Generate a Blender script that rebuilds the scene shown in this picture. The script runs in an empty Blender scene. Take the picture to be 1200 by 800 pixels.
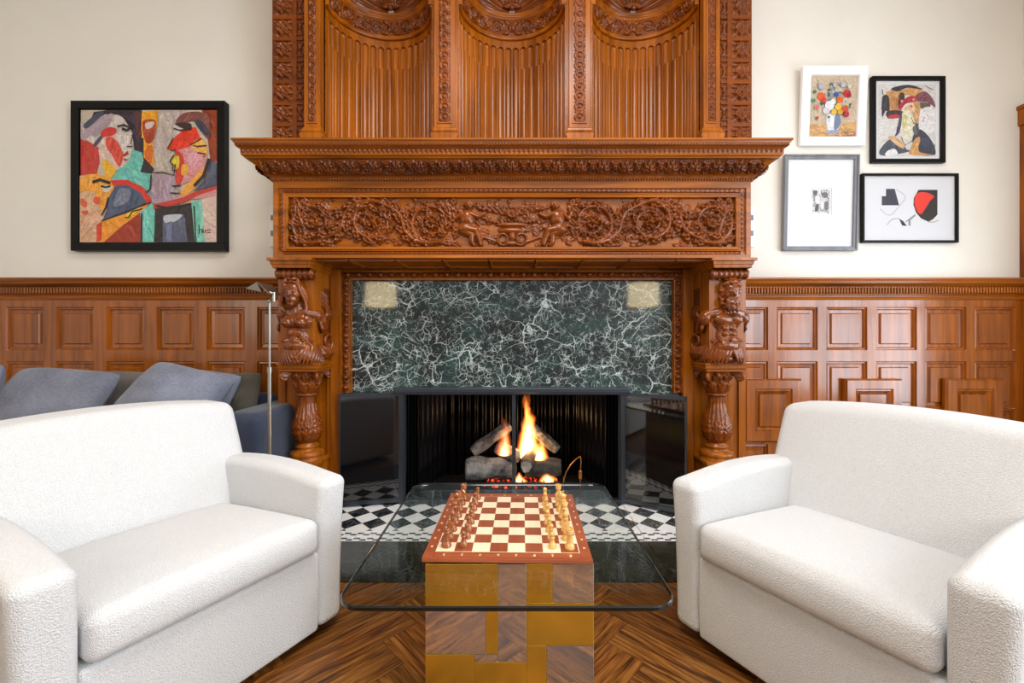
import bpy, bmesh, math, random
import numpy as np
from mathutils import Vector, Matrix, Euler
random.seed(7); rng = np.random.RandomState(5)
SC = bpy.context.scene; COL = SC.collection
PI = math.pi
F, HZ, CH = 500.0, 395.0, 1.15                      # focal length (px), horizon row, eye height
def P(px, py, Y): return Vector(((px-600)*Y/F, Y, CH-(py-HZ)*Y/F))
def s2l(c): c = c/255.0; return c/12.92 if c <= .04045 else ((c+.055)/1.055)**2.4
def S(r, g, b): return (s2l(r), s2l(g), s2l(b), 1.0)

# ------------------------------------------------------------------ mesh builder
class MB:
    def __init__(s): s.v = []; s.f = []; s.m = []; s.s = []; s.c = []; s.uv = {}
    def add(s, vs, fs, mat=0, smooth=False, M=None, col=None):
        o = len(s.v)
        if M is not None: vs = [M @ Vector(v) for v in vs]
        s.v.extend([tuple(v) for v in vs])
        for f in fs:
            s.f.append(tuple(i+o for i in f)); s.m.append(mat); s.s.append(smooth); s.c.append(col)
        return s
    def box(s, x0, x1, y0, y1, z0, z1, mat=0, M=None, col=None):
        v = [(x, y, z) for z in (z0, z1) for y in (y0, y1) for x in (x0, x1)]
        return s.add(v, [(0,2,3,1), (4,5,7,6), (0,1,5,4), (2,6,7,3), (0,4,6,2), (1,3,7,5)], mat, False, M, col)
    def rbox(s, x0, x1, y0, y1, z0, z1, r=.01, n=2, mat=0, sub=1, fn=None, M=None, smooth=True):
        c = ((x0+x1)/2, (y0+y1)/2, (z0+z1)/2); h = ((x1-x0)/2, (y1-y0)/2, (z1-z0)/2)
        r = min(r, min(h)*.999)
        if isinstance(sub, int): sub = (sub,)*3
        ax = []
        for a in range(3):
            e = [r*math.tan(PI/4*k/n) for k in range(n+1)]; i = h[a]-r
            L = [-(i+t) for t in reversed(e)]
            L += [-i+2*i*k/sub[a] for k in range(1, sub[a])]
            L += [i+t for t in e]; ax.append(L)
        idx = {}; vs = []; fs = []
        def vert(p):
            k = (round(p[0], 6), round(p[1], 6), round(p[2], 6))
            if k in idx: return idx[k]
            q = [max(-(h[a]-r), min(h[a]-r, p[a])) for a in range(3)]
            d = Vector([p[a]-q[a] for a in range(3)]); L = d.length
            d = d*(r/L) if L > 1e-9 else d
            w = Vector([c[a]+q[a]+d[a] for a in range(3)])
            if fn: w = Vector(fn(w))
            idx[k] = len(vs); vs.append(w); return idx[k]
        for a in range(3):
            b, d = (a+1) % 3, (a+2) % 3
            for sg in (-1, 1):
                for i in range(len(ax[b])-1):
                    for j in range(len(ax[d])-1):
                        q = []
                        for (ii, jj) in ((i, j), (i+1, j), (i+1, j+1), (i, j+1)):
                            p = [0, 0, 0]; p[a] = sg*h[a]; p[b] = ax[b][ii]; p[d] = ax[d][jj]; q.append(vert(p))
                        if sg < 0: q.reverse()
                        if len(set(q)) == 4: fs.append(tuple(q))
        return s.add(vs, fs, mat, smooth, M)
    def lathe(s, prof, c=(0, 0, 0), seg=24, mat=0, M=None, mod=None, cap=True, smooth=True, a0=0, a1=2*PI):
        full = abs(a1-a0-2*PI) < 1e-6; n = seg if full else seg+1
        vs = []; fs = []
        for i, (r, z) in enumerate(prof):
            for k in range(n):
                t = a0+(a1-a0)*k/seg; rr = r*(mod(t, r, z) if mod else 1)
                vs.append((c[0]+rr*math.cos(t), c[1]+rr*math.sin(t), c[2]+z))
        for i in range(len(prof)-1):
            for k in range(seg):
                k2 = (k+1) % n
                fs.append((i*n+k, i*n+k2, (i+1)*n+k2, (i+1)*n+k))
        s.add(vs, fs, mat, smooth, M)
        if cap and full:
            for i, rev in ((0, True), (len(prof)-1, False)):
                if prof[i][0] > 1e-5:
                    ring = [vs[i*n+k] for k in range(n)]
                    s.add(ring, [tuple(reversed(range(n))) if rev else tuple(range(n))], mat, False, M)
        return s
    def tube(s, pts, rad, seg=8, mat=0, M=None, cap=True, smooth=True, closed=False):
        pts = [Vector(p) for p in pts]; n = len(pts)
        if not hasattr(rad, '__len__'): rad = [rad]*n
        vs = []; fs = []; up = None
        for i, p in enumerate(pts):
            if closed: t = pts[(i+1) % n]-pts[i-1]
            else: t = pts[min(i+1, n-1)]-pts[max(i-1, 0)]
            if t.length < 1e-9: t = Vector((0, 0, 1))
            t.normalize()
            if up is None: up = t.orthogonal().normalized()
            up = (up-t*up.dot(t)); up = up.normalized() if up.length > 1e-6 else t.orthogonal().normalized()
            w = t.cross(up)
            for k in range(seg):
                a = 2*PI*k/seg; vs.append(p+(up*math.cos(a)+w*math.sin(a))*rad[i])
        for i in range(n if closed else n-1):
            j = (i+1) % n
            for k in range(seg):
                k2 = (k+1) % seg; fs.append((i*seg+k, i*seg+k2, j*seg+k2, j*seg+k))
        s.add(vs, fs, mat, smooth, M)
        if cap and not closed:
            s.add(vs[:seg], [tuple(reversed(range(seg)))], mat, False, M)
            s.add(vs[-seg:], [tuple(range(seg))], mat, False, M)
        return s
    def prism(s, poly, axis, a0, a1, mat=0, M=None):
        """poly: 2D outline (u,v); axis 0: (y,z) along x, 1: (x,z) along y, 2: (x,y) along z"""
        def mk(u, v, a): return (a, u, v) if axis == 0 else (u, a, v) if axis == 1 else (u, v, a)
        n = len(poly); vs = [mk(u, v, a0) for u, v in poly]+[mk(u, v, a1) for u, v in poly]
        fs = [tuple(range(n)), tuple(reversed(range(n, 2*n)))]
        fs += [(i, i+n, (i+1) % n+n, (i+1) % n) for i in range(n)]
        return s.add(vs, fs, mat, False, M)
    def sweep(s, prof, path, mat=0, smooth=False, closed=False):
        """prof (out,z); path of 2D points; out is to the right of travel"""
        n = len(path); path = [Vector(p) for p in path]; nor = []
        for i in range(n):
            a = path[i]-path[i-1] if (i or closed) else None
            b = path[(i+1) % n]-path[i] if (i < n-1 or closed) else None
            na = Vector((a.y, -a.x)).normalized() if a is not None else None
            nb = Vector((b.y, -b.x)).normalized() if b is not None else None
            if na is None: m = nb
            elif nb is None: m = na
            else: m = (na+nb)/(1+na.dot(nb))
            nor.append(m)
        k = len(prof); vs = []; fs = []
        for p, m in zip(path, nor):
            for (o, z) in prof: vs.append((p.x+m.x*o, p.y+m.y*o, z))
        for i in range(n if closed else n-1):
            j = (i+1) % n
            for q in range(k-1): fs.append((i*k+q, j*k+q, j*k+q+1, i*k+q+1))
        s.add(vs, fs, mat, smooth)
        if not closed:
            s.add([vs[i] for i in range(k)], [tuple(range(k))], mat)
            s.add([vs[(n-1)*k+i] for i in range(k)], [tuple(reversed(range(k)))], mat)
        return s
    def ell(s, c, r, rot=None, seg=16, rings=10, mat=0, M=None):
        R = Matrix.Translation(Vector(c)) @ (Euler(rot).to_matrix().to_4x4() if rot else Matrix.Identity(4)) @ Matrix.Diagonal((r[0], r[1], r[2], 1))
        if M is not None: R = M @ R
        prof = [(math.sin(PI*i/rings), -math.cos(PI*i/rings)) for i in range(rings+1)]
        return s.lathe(prof, seg=seg, mat=mat, M=R, cap=False)
    def grid(s, A, mat=0, smooth=True, flip=False):
        nv, nu = A.shape[:2]; o = len(s.v)
        s.v.extend(map(tuple, A.reshape(-1, 3).tolist()))
        for j in range(nv-1):
            for i in range(nu-1):
                q = (o+j*nu+i, o+j*nu+i+1, o+(j+1)*nu+i+1, o+(j+1)*nu+i)
                s.f.append(q[::-1] if flip else q); s.m.append(mat); s.s.append(smooth); s.c.append(None)
        return s
    def relief(s, H, P0, U, V, N, mat=0):
        nv, nu = H.shape; u = np.linspace(0, 1, nu); v = np.linspace(0, 1, nv)
        P0, U, V, N = (np.array(q, float) for q in (P0, U, V, N))
        A = P0+u[None, :, None]*U+v[:, None, None]*V+H[:, :, None]*N
        return s.grid(A, mat, True, flip=np.dot(np.cross(U, V), N) < 0)
    def rings(s, x0, x1, z0, z1, y, rings, mat=0):
        """panel facing -Y made of nested rectangles [(inset, out)]"""
        vs = []
        for (i, o) in rings: vs += [(x0+i, y-o, z0+i), (x1-i, y-o, z0+i), (x1-i, y-o, z1-i), (x0+i, y-o, z1-i)]
        fs = []
        for k in range(len(rings)-1):
            for a in range(4):
                b = (a+1) % 4; fs.append((k*4+a, k*4+b, k*4+4+b, k*4+4+a))
        k = len(rings)-1; fs.append((k*4, k*4+1, k*4+2, k*4+3))
        return s.add(vs, fs, mat)
    def build(s, name, mats, parent=None, world=True, loc=None):
        if not isinstance(mats, (list, tuple)): mats = [mats]
        off = Vector((0, 0, 0))
        if parent is not None and world:
            q = parent
            while q is not None: off += q.location; q = q.parent
        elif loc is not None: off = Vector(loc)
        vs = s.v if off.length == 0 else [(v[0]-off.x, v[1]-off.y, v[2]-off.z) for v in s.v]
        me = bpy.data.meshes.new(name); me.from_pydata(vs, [], s.f)
        for m in mats: me.materials.append(m)
        me.polygons.foreach_set('material_index', s.m); me.polygons.foreach_set('use_smooth', s.s)
        if any(c is not None for c in s.c):
            at = me.color_attributes.new('Col', 'FLOAT_COLOR', 'CORNER'); k = 0
            buf = np.ones((len(me.loops), 4), np.float32)
            for p, c in zip(me.polygons, s.c):
                if c is not None: buf[p.loop_start:p.loop_start+p.loop_total] = c
            at.data.foreach_set('color', buf.ravel())
        if s.uv:
            ul = me.uv_layers.new(name='UVMap'); buf = np.zeros((len(me.loops), 2), np.float32)
            for fi, uv in s.uv.items():
                p = me.polygons[fi]
                for k in range(p.loop_total): buf[p.loop_start+k] = uv[k]
            ul.data.foreach_set('uv', buf.ravel())
        me.update()
        o = bpy.data.objects.new(name, me); COL.objects.link(o)
        if parent is not None: o.parent = parent
        elif loc is not None: o.location = loc
        return o

def tag(o, label=None, cat=None, group=None, kind=None):
    if label: o['label'] = label
    if cat: o['category'] = cat
    if group: o['group'] = group
    if kind: o['kind'] = kind
    return o
def thing(name, loc, label, cat, group=None, rot=(0, 0, 0)):
    o = bpy.data.objects.new(name, None); COL.objects.link(o); o.empty_display_size = .1
    o.location = loc; o.rotation_euler = rot
    return tag(o, label, cat, group)
def copy_tree(o, parent=None):
    c = o.copy(); COL.objects.link(c); c.parent = parent
    for ch in list(o.children): copy_tree(ch, c)
    return c

# ------------------------------------------------------------------ carving: height maps stamped with numpy
class Carve:
    def __init__(s, w, h, res):
        s.w, s.h = w, h; s.nx = max(2, int(w/res)+1); s.ny = max(2, int(h/res)+1)
        s.X, s.Y = np.meshgrid(np.linspace(0, w, s.nx), np.linspace(0, h, s.ny)); s.H = np.zeros((s.ny, s.nx)); s.res = res
    def win(s, x, y, r):
        i0 = max(0, int((x-r)/s.w*(s.nx-1))); i1 = min(s.nx, int((x+r)/s.w*(s.nx-1))+2)
        j0 = max(0, int((y-r)/s.h*(s.ny-1))); j1 = min(s.ny, int((y+r)/s.h*(s.ny-1))+2)
        return (slice(j0, max(j0, j1)), slice(i0, max(i0, i1)))
    def blob(s, x, y, rx, ry=None, rot=0, h=.01, pw=.5, base=0):
        ry = ry or rx; w = s.win(x, y, max(rx, ry)); X = s.X[w]-x; Y = s.Y[w]-y
        c, n = math.cos(rot), math.sin(rot); a = (X*c+Y*n)/rx; b = (-X*n+Y*c)/ry; d = 1-a*a-b*b
        v = np.where(d > 0, base+h*np.power(np.maximum(d, 0), pw), 0); s.H[w] = np.maximum(s.H[w], v)
    def stroke(s, pts, r0, r1, h0, h1=None, base=0):
        h1 = h0 if h1 is None else h1; pts = [np.array(p, float) for p in pts]
        L = [0]
        for a, b in zip(pts, pts[1:]): L.append(L[-1]+np.linalg.norm(b-a))
        n = max(2, int(L[-1]/(min(r0, r1)*.45+.0004)))
        for k in range(n+1):
            t = k/n; d = t*L[-1]; i = min(len(pts)-2, max(0, np.searchsorted(L, d)-1))
            f = (d-L[i])/max(1e-9, L[i+1]-L[i]); p = pts[i]*(1-f)+pts[i+1]*f
            s.blob(p[0], p[1], r0+(r1-r0)*t, h=h0+(h1-h0)*t, base=base)
    def leaf(s, x, y, L, W, ang, h=.012, lobes=5, bend=0):
        w = s.win(x+math.cos(ang)*L/2, y+math.sin(ang)*L/2, L*.75); X = s.X[w]-x; Y = s.Y[w]-y
        c, n = math.cos(ang), math.sin(ang); a = (X*c+Y*n)/L; b = (-X*n+Y*c)-bend*L*np.clip(a, 0, 1)**2
        ok = (a > 0) & (a < 1); aa = np.clip(a, 0, 1)
        hw = W*np.sin(PI*aa**.75)*(1+.22*np.cos(2*PI*lobes*aa))+1e-6; t = np.abs(b)/hw
        v = h*(1-t**4)*(.45+.55*np.sqrt(np.clip(t*2.2, 0, 1)))*(1+.2*np.cos(2*PI*lobes*(aa-.25*t)))*(.55+.45*np.sin(PI*aa))
        v = np.where(ok & (t < 1), v, 0); s.H[w] = np.maximum(s.H[w], v)
    def rosette(s, x, y, r, n=6, h=.014, ph=0):
        for k in range(n): s.leaf(x, y, r, r*.34, ph+2*PI*k/n, h, 2)
        s.blob(x, y, r*.24, h=h*1.2)
    def spiral(s, x, y, R, a0, turns, sg, r0=.012, h=.014, leaves=True, ros=6):
        pts = []; n = 40
        for k in range(n+1):
            t = k/n; a = a0+sg*turns*2*PI*t; rr = R*(1-.62*t); pts.append((x+rr*math.cos(a), y+rr*math.sin(a)))
        s.stroke(pts, r0, r0*.55, h)
        if leaves:
            for k in range(3, n-4, 4):
                p = np.array(pts[k]); d = np.array(pts[k+1])-p; a = math.atan2(d[1], d[0])
                s.leaf(p[0], p[1], R*.62*(1-.5*k/n), R*.20, a-sg*.75, h*.95, 3, bend=.35*sg)
                s.leaf(p[0], p[1], R*.42*(1-.4*k/n), R*.13, a+sg*.7, h*.75, 3, bend=-.3*sg)
        if ros: s.rosette(x, y, R*.55, ros, h*1.15, a0)
def tiled(cell, n): return np.tile(cell, (1, n))
def egg_strip(L, Hh, pitch, res=.004, d=.014):
    n = max(1, round(L/pitch)); p = L/n; c = Carve(p, Hh, min(res, p/12))
    c.blob(p/2, Hh*.50, p*.44, Hh*.50, 0, d*.55); w = c.H.copy(); c.H[:] = 0
    c.blob(p/2, Hh*.52, p*.33, Hh*.42, 0, 1); hole = c.H > 0; w[hole] = 0.1*d
    c.H[:] = w; c.blob(p/2, Hh*.56, p*.26, Hh*.38, 0, d)
    c.leaf(0, Hh*.95, Hh*.9, p*.09, -PI/2, d*.8, 1); c.leaf(p, Hh*.95, Hh*.9, p*.09, -PI/2, d*.8, 1)
    c.H[0, :] = 0; c.H[-1, :] = 0
    return np.tile(c.H[:, :-1], (1, n))
def rope_strip(L, Hh, pitch, res=.003, d=.009):
    n = max(1, round(L/pitch)); m = 10; x = np.linspace(0, n, n*m+1)[None, :]; y = np.linspace(0, 1, 7)[:, None]
    t = (x-y*.8) % 1.0
    return d*np.sqrt(np.clip(1-(2*y-1)**2, 0, 1))*(.3+.7*np.sin(PI*t))
def bead_strip(L, Hh, pitch, d=.008):
    n = max(1, round(L/pitch)); m = 8; x = np.linspace(0, n, n*m+1)[None, :] % 1.0; y = np.linspace(0, 1, 7)[:, None]
    return d*np.sqrt(np.clip(1-(2*y-1)**2-((2*x-1)/.85)**2, 0, 1))
def acanthus_strip(L, Hh, pitch, res=.004, d=.016):
    n = max(1, round(L/pitch)); p = L/n; c = Carve(p, Hh, res)
    for x in (0, p):
        c.leaf(x, Hh*.02, Hh*.96, p*.15, PI/2, d, 5)
        for sg in (-1, 1):
            c.leaf(x, Hh*.04, Hh*.95, p*.10, PI/2-sg*.62, d*.85, 4, bend=.25*sg); c.leaf(x+sg*p*.02, Hh*.04, Hh*.75, p*.08, PI/2-sg*1.1, d*.7, 4, bend=.35*sg)
    for sg in (-1, 1):
        c.leaf(p/2, Hh*.98, Hh*.62, p*.07, -PI/2+sg*.55, d*.75, 3, bend=-.3*sg); c.leaf(p/2, Hh*.98, Hh*.5, p*.06, -PI/2+sg*1.15, d*.6, 2)
        c.stroke([(p/2+sg*p*.03, Hh*.08), (p/2+sg*p*.12, Hh*.30), (p/2+sg*p*.07, Hh*.46), (p/2+sg*p*.02, Hh*.38)], Hh*.05, Hh*.03, d*.7)
    c.leaf(p/2, Hh*.95, Hh*.9, p*.075, -PI/2, d*.95, 3)
    return np.tile(c.H[:, :-1], (1, n))

# ------------------------------------------------------------------ materials
def nodes(name):
    m = bpy.data.materials.new(name); m.use_nodes = True; nt = m.node_tree; nt.nodes.clear()
    out = nt.nodes.new('ShaderNodeOutputMaterial'); b = nt.nodes.new('ShaderNodeBsdfPrincipled'); nt.links.new(b.outputs[0], out.inputs[0])
    return m, nt, b, out
def N(nt, t, **k):
    n = nt.nodes.new('ShaderNode'+t)
    for a, v in k.items():
        if a in ('ins',):
            for q, w in v.items(): n.inputs[q].default_value = w
        else: setattr(n, a, v)
    return n
def coords(nt, scale=(1, 1, 1), rot=(0, 0, 0), src='Object'):
    tc = N(nt, 'TexCoord'); mp = N(nt, 'Mapping'); mp.inputs['Scale'].default_value = scale; mp.inputs['Rotation'].default_value = rot
    nt.links.new(tc.outputs[src], mp.inputs[0]); return mp.outputs[0]
def ramp(nt, fac, stops):
    r = N(nt, 'ValToRGB'); e = r.color_ramp.elements
    e[0].position, e[0].color = stops[0]; e[1].position, e[1].color = stops[-1]
    for p, c in stops[1:-1]: q = e.new(p); q.color = c
    nt.links.new(fac, r.inputs[0]); return r.outputs[0]
def math_(nt, op, a, b=None, c=None, clamp=False):
    n = N(nt, 'Math', operation=op, use_clamp=clamp)
    for i, v in enumerate((a, b, c)):
        if v is None: continue
        if isinstance(v, (int, float)): n.inputs[i].default_value = v
        else: nt.links.new(v, n.inputs[i])
    return n.outputs[0]
def mixc(nt, f, a, b, bt='MIX'):
    n = N(nt, 'Mix', data_type='RGBA', blend_type=bt)
    for i, v in ((0, f), (6, a), (7, b)):
        if isinstance(v, (int, float)): n.inputs[i].default_value = v
        elif isinstance(v, tuple): n.inputs[i].default_value = v
        else: nt.links.new(v, n.inputs[i])
    return n.outputs[2]
def bump(nt, b, h, dist=.002, st=1.0):
    n = N(nt, 'Bump'); n.inputs['Strength'].default_value = st; n.inputs['Distance'].default_value = dist
    nt.links.new(h, n.inputs['Height']); nt.links.new(n.outputs[0], b.inputs['Normal'])
def plain(name, c, rough=.5, metal=0, coat=0, spec=.5, noise=0, nscale=20, bumpd=0):
    m, nt, b, o = nodes(name); b.inputs['Base Color'].default_value = c; b.inputs['Roughness'].default_value = rough
    b.inputs['Metallic'].default_value = metal; b.inputs['Coat Weight'].default_value = coat; b.inputs['Specular IOR Level'].default_value = spec
    if noise or bumpd:
        n = N(nt, 'TexNoise'); n.inputs['Scale'].default_value = nscale; n.inputs['Detail'].default_value = 5; nt.links.new(coords(nt), n.inputs['Vector'])
        if noise:
            d = tuple(x*(1-noise) for x in c[:3])+(1,); l = tuple(min(1, x*(1+noise)) for x in c[:3])+(1,)
            nt.links.new(ramp(nt, n.outputs['Fac'], [(.3, d), (.7, l)]), b.inputs['Base Color'])
        if bumpd: bump(nt, b, n.outputs['Fac'], bumpd)
    return m
def wood(name, dark, light, axis='z', rough=.30, coat=.10, fine=1.0, spec=.28):
    m, nt, b, o = nodes(name); sc = {'x': (1.3, 26, 26), 'y': (26, 1.3, 26), 'z': (26, 26, 1.3)}[axis]
    v = coords(nt, tuple(q*fine for q in sc)); n = N(nt, 'TexNoise'); n.inputs['Detail'].default_value = 6; n.inputs['Scale'].default_value = 1.0; n.inputs['Distortion'].default_value = .6
    nt.links.new(v, n.inputs['Vector'])
    n2 = N(nt, 'TexNoise'); n2.inputs['Scale'].default_value = 2.2; n2.inputs['Detail'].default_value = 2; nt.links.new(coords(nt), n2.inputs['Vector'])
    f = math_(nt, 'ADD', math_(nt, 'MULTIPLY', n.outputs['Fac'], .7), math_(nt, 'MULTIPLY', n2.outputs['Fac'], .3))
    nt.links.new(ramp(nt, f, [(.26, dark), (.66, light)]), b.inputs['Base Color'])
    b.inputs['Roughness'].default_value = rough; b.inputs['Coat Weight'].default_value = coat; b.inputs['Coat Roughness'].default_value = .12; b.inputs['Specular IOR Level'].default_value = spec
    bump(nt, b, n.outputs['Fac'], .0006); return m
W_D, W_L = S(86, 39, 3), S(172, 94, 12)
M_WZ = wood('walnut_varnish_upright', W_D, W_L, 'z'); M_WX = wood('walnut_varnish_level', W_D, W_L, 'x')
M_CARVE = wood('carved_walnut', S(72, 30, 3), S(136, 66, 9), 'x', rough=.2, coat=.16)
M_FIG = wood('figure_walnut', S(78, 33, 5), S(134, 65, 14), 'z', rough=.16, coat=.4)
M_DADO = wood('dado_walnut', S(94, 43, 5), S(168, 90, 14), 'z', rough=.22, coat=.5, spec=.5)

def marble(name, base, mid, vein, sc=1.0, rough=.06, amt=1.0):
    m, nt, b, o = nodes(name); v = coords(nt, (sc, sc, sc))
    n = N(nt, 'TexNoise'); n.inputs['Scale'].default_value = 3.2; n.inputs['Detail'].default_value = 5; nt.links.new(v, n.inputs['Vector'])
    wv = N(nt, 'VectorMath', operation='MULTIPLY_ADD'); nt.links.new(n.outputs['Color'], wv.inputs[0]); wv.inputs[1].default_value = (.13, .13, .13)
    nj = N(nt, 'TexNoise'); nj.inputs['Scale'].default_value = 26; nj.inputs['Detail'].default_value = 4; nt.links.new(v, nj.inputs['Vector'])
    wj = N(nt, 'VectorMath', operation='MULTIPLY_ADD'); nt.links.new(nj.outputs['Color'], wj.inputs[0]); wj.inputs[1].default_value = (.032, .032, .032); nt.links.new(v, wj.inputs[2]); nt.links.new(wj.outputs[0], wv.inputs[2])
    tot = None
    for (scale, wid, st, sq) in ((5.0, .024, 1.0, (1, 1, 1.4)), (10, .034, .95, (1, 1, 1.25)), (21, .06, .8, (1, 1, 1)), (44, .1, .55, (1, 1, 1))):
        mp = N(nt, 'Mapping'); mp.inputs['Scale'].default_value = sq; mp.inputs['Location'].default_value = (scale, 2.3, .7*scale); nt.links.new(wv.outputs[0], mp.inputs[0])
        vo = N(nt, 'TexVoronoi', feature='DISTANCE_TO_EDGE'); vo.inputs['Scale'].default_value = scale; nt.links.new(mp.outputs[0], vo.inputs['Vector'])
        nn = N(nt, 'TexNoise'); nn.inputs['Scale'].default_value = scale*.55; nn.inputs['Detail'].default_value = 3; nt.links.new(mp.outputs[0], nn.inputs['Vector'])
        mask = math_(nt, 'MULTIPLY', math_(nt, 'SUBTRACT', nn.outputs['Fac'], .43), 5.0, clamp=True)
        w = math_(nt, 'MULTIPLY', mask, wid); w = math_(nt, 'ADD', w, .002)
        e = math_(nt, 'SUBTRACT', 1.0, math_(nt, 'DIVIDE', vo.outputs['Distance'], w), clamp=True)
        e = math_(nt, 'MULTIPLY', math_(nt, 'MULTIPLY', e, mask), st*amt)
        tot = e if tot is None else math_(nt, 'MAXIMUM', tot, e)
    n3 = N(nt, 'TexNoise'); n3.inputs['Scale'].default_value = 4; n3.inputs['Detail'].default_value = 8; n3.inputs['Roughness'].default_value = .7; nt.links.new(wv.outputs[0], n3.inputs['Vector'])
    bc = ramp(nt, n3.outputs['Fac'], [(.40, base), (.66, mid)])
    nt.links.new(mixc(nt, tot, bc, vein), b.inputs['Base Color']); b.inputs['Roughness'].default_value = rough; b.inputs['Coat Weight'].default_value = 1.0; b.inputs['Coat Roughness'].default_value = .055; b.inputs['Specular IOR Level'].default_value = .35
    return m
M_VERDE = marble('verde_marble', S(5, 8, 9), S(34, 64, 60), S(214, 224, 220), rough=.42)
M_VERDE2 = marble('dark_verde_marble', S(14, 13, 9), S(50, 48, 34), S(112, 108, 86), 1.3, .08, .5)
M_WMARB = marble('white_marble', S(244, 245, 246), S(252, 252, 252), S(170, 176, 182), .6, .12, .35)
M_BMARB = marble('black_marble', S(14, 16, 20), S(38, 44, 50), S(200, 205, 210), 1.6, .1, .55)

def boucle(name, c):
    m, nt, b, o = nodes(name); v = coords(nt)
    vo = N(nt, 'TexVoronoi', feature='SMOOTH_F1'); vo.inputs['Scale'].default_value = 300; nt.links.new(v, vo.inputs['Vector'])
    n = N(nt, 'TexNoise'); n.inputs['Scale'].default_value = 380; n.inputs['Detail'].default_value = 3; nt.links.new(v, n.inputs['Vector'])
    h = math_(nt, 'SUBTRACT', n.outputs['Fac'], math_(nt, 'MULTIPLY', vo.outputs['Distance'], .9))
    d = tuple(q*.86 for q in c[:3])+(1,)
    nt.links.new(ramp(nt, h, [(-.1 if False else 0.0, d), (.45, c)]), b.inputs['Base Color']); b.inputs['Roughness'].default_value = .95
    b.inputs['Specular IOR Level'].default_value = .15; b.inputs['Sheen Weight'].default_value = .25; b.inputs['Sheen Roughness'].default_value = .5
    bump(nt, b, h, .0046, .8); return m
M_BOUC = boucle('white_boucle', S(231, 231, 232))
def fabric(name, c, c2, sc=(60, 60, 400)):
    m, nt, b, o = nodes(name); n = N(nt, 'TexNoise'); n.inputs['Scale'].default_value = 1; n.inputs['Detail'].default_value = 4; nt.links.new(coords(nt, sc, (0, .5, 0)), n.inputs['Vector'])
    n2 = N(nt, 'TexNoise'); n2.inputs['Scale'].default_value = 5; n2.inputs['Detail'].default_value = 3; nt.links.new(coords(nt), n2.inputs['Vector'])
    f = math_(nt, 'ADD', math_(nt, 'MULTIPLY', n.outputs['Fac'], .55), math_(nt, 'MULTIPLY', n2.outputs['Fac'], .45))
    nt.links.new(ramp(nt, f, [(.32, c), (.68, c2)]), b.inputs['Base Color']); b.inputs['Roughness'].default_value = .85; b.inputs['Sheen Weight'].default_value = .2
    bump(nt, b, n.outputs['Fac'], .0015); return m
M_SLATE = fabric('slate_linen', S(84, 88, 104), S(142, 146, 164))
M_TAUPE = fabric('taupe_linen', S(84, 80, 76), S(122, 116, 108))
M_OLIVE = fabric('olive_weave', S(58, 54, 46), S(92, 86, 72), (150, 150, 150))
M_NAVY = fabric('navy_upholstery', S(28, 36, 54), S(52, 62, 86))
M_PLAST = plain('wall_plaster', S(233, 228, 218), .85, noise=.02, nscale=3)
M_CEIL = plain('ceiling_plaster', S(232, 230, 224), .9)
M_BLACKF = plain('black_lacquer', S(6, 6, 7), .4, 0, 0, .2); M_WHITEF = plain('white_lacquer', S(240, 240, 240), .4)
M_GREYF = wood('grey_stained_wood', S(96, 98, 104), S(136, 138, 144), 'z', .45, .1)
M_MAT = plain('mat_board', S(232, 232, 234), .8); M_WHITEP = plain('white_plastic', S(238, 238, 234), .4); M_GREYP = plain('grey_plastic', S(120, 122, 122), .4)
M_STEEL = plain('brushed_nickel', S(170, 168, 160), .32, 1); M_IRON = plain('black_iron', S(34, 37, 42), .38, .6, noise=.2, nscale=60)
M_IRONG = plain('grey_iron', S(74, 80, 88), .35, .8)
M_DKGL = plain('smoked_glass', S(9, 11, 15), .04, 0, .6, .8)
M_FBOX = plain('soot_black', S(18, 18, 20), .6, noise=.3, nscale=12)
M_MESHC = plain('steel_mesh_curtain', S(26, 27, 31), .33, .85)
M_BRASS = plain('polished_brass', S(252, 216, 88), .26, 1, noise=.10, nscale=9, bumpd=.0009)
M_CHROME = plain('polished_chrome', S(224, 219, 212), .05, 1, noise=.05, nscale=9, bumpd=.0006)
M_COPPER = plain('copper_tube', S(190, 130, 80), .3, 1)
M_DKFOOT = plain('ebonised_foot', S(20, 18, 17), .5)
M_BOARD = wood('mahogany_border', S(128, 58, 30), S(164, 84, 48), 'x', .3, .4)
M_SQL = wood('maple_square', S(222, 200, 164), S(240, 222, 190), 'y', .35, .3); M_SQD = wood('mahogany_square', S(118, 56, 32), S(156, 82, 50), 'y', .35, .3)
M_PCL = wood('boxwood_piece', S(206, 150, 74), S(232, 184, 108), 'z', .2, .7); M_PCD = wood('rosewood_piece', S(110, 52, 18), S(176, 98, 42), 'z', .14, .9)
M_FELT = plain('green_felt', S(20, 30, 24), .95)

def glass_thin(name, tint):
    m = bpy.data.materials.new(name); m.use_nodes = True; nt = m.node_tree; nt.nodes.clear(); out = nt.nodes.new('ShaderNodeOutputMaterial')
    t = N(nt, 'BsdfTransparent'); t.inputs[0].default_value = tint; g = N(nt, 'BsdfGlossy'); g.inputs['Roughness'].default_value = .01; g.inputs[0].default_value = (1, 1, 1, 1)
    ge = N(nt, 'NewGeometry'); dt = N(nt, 'VectorMath', operation='DOT_PRODUCT'); nt.links.new(ge.outputs['Incoming'], dt.inputs[0]); nt.links.new(ge.outputs['Normal'], dt.inputs[1])
    fr = math_(nt, 'MULTIPLY_ADD', math_(nt, 'POWER', math_(nt, 'SUBTRACT', 1.0, math_(nt, 'ABSOLUTE', dt.outputs['Value']), clamp=True), 5.0), .97, .03); mx = N(nt, 'MixShader')
    nt.links.new(fr, mx.inputs[0]); nt.links.new(t.outputs[0], mx.inputs[1]); nt.links.new(g.outputs[0], mx.inputs[2]); nt.links.new(mx.outputs[0], out.inputs[0]); return m
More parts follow.
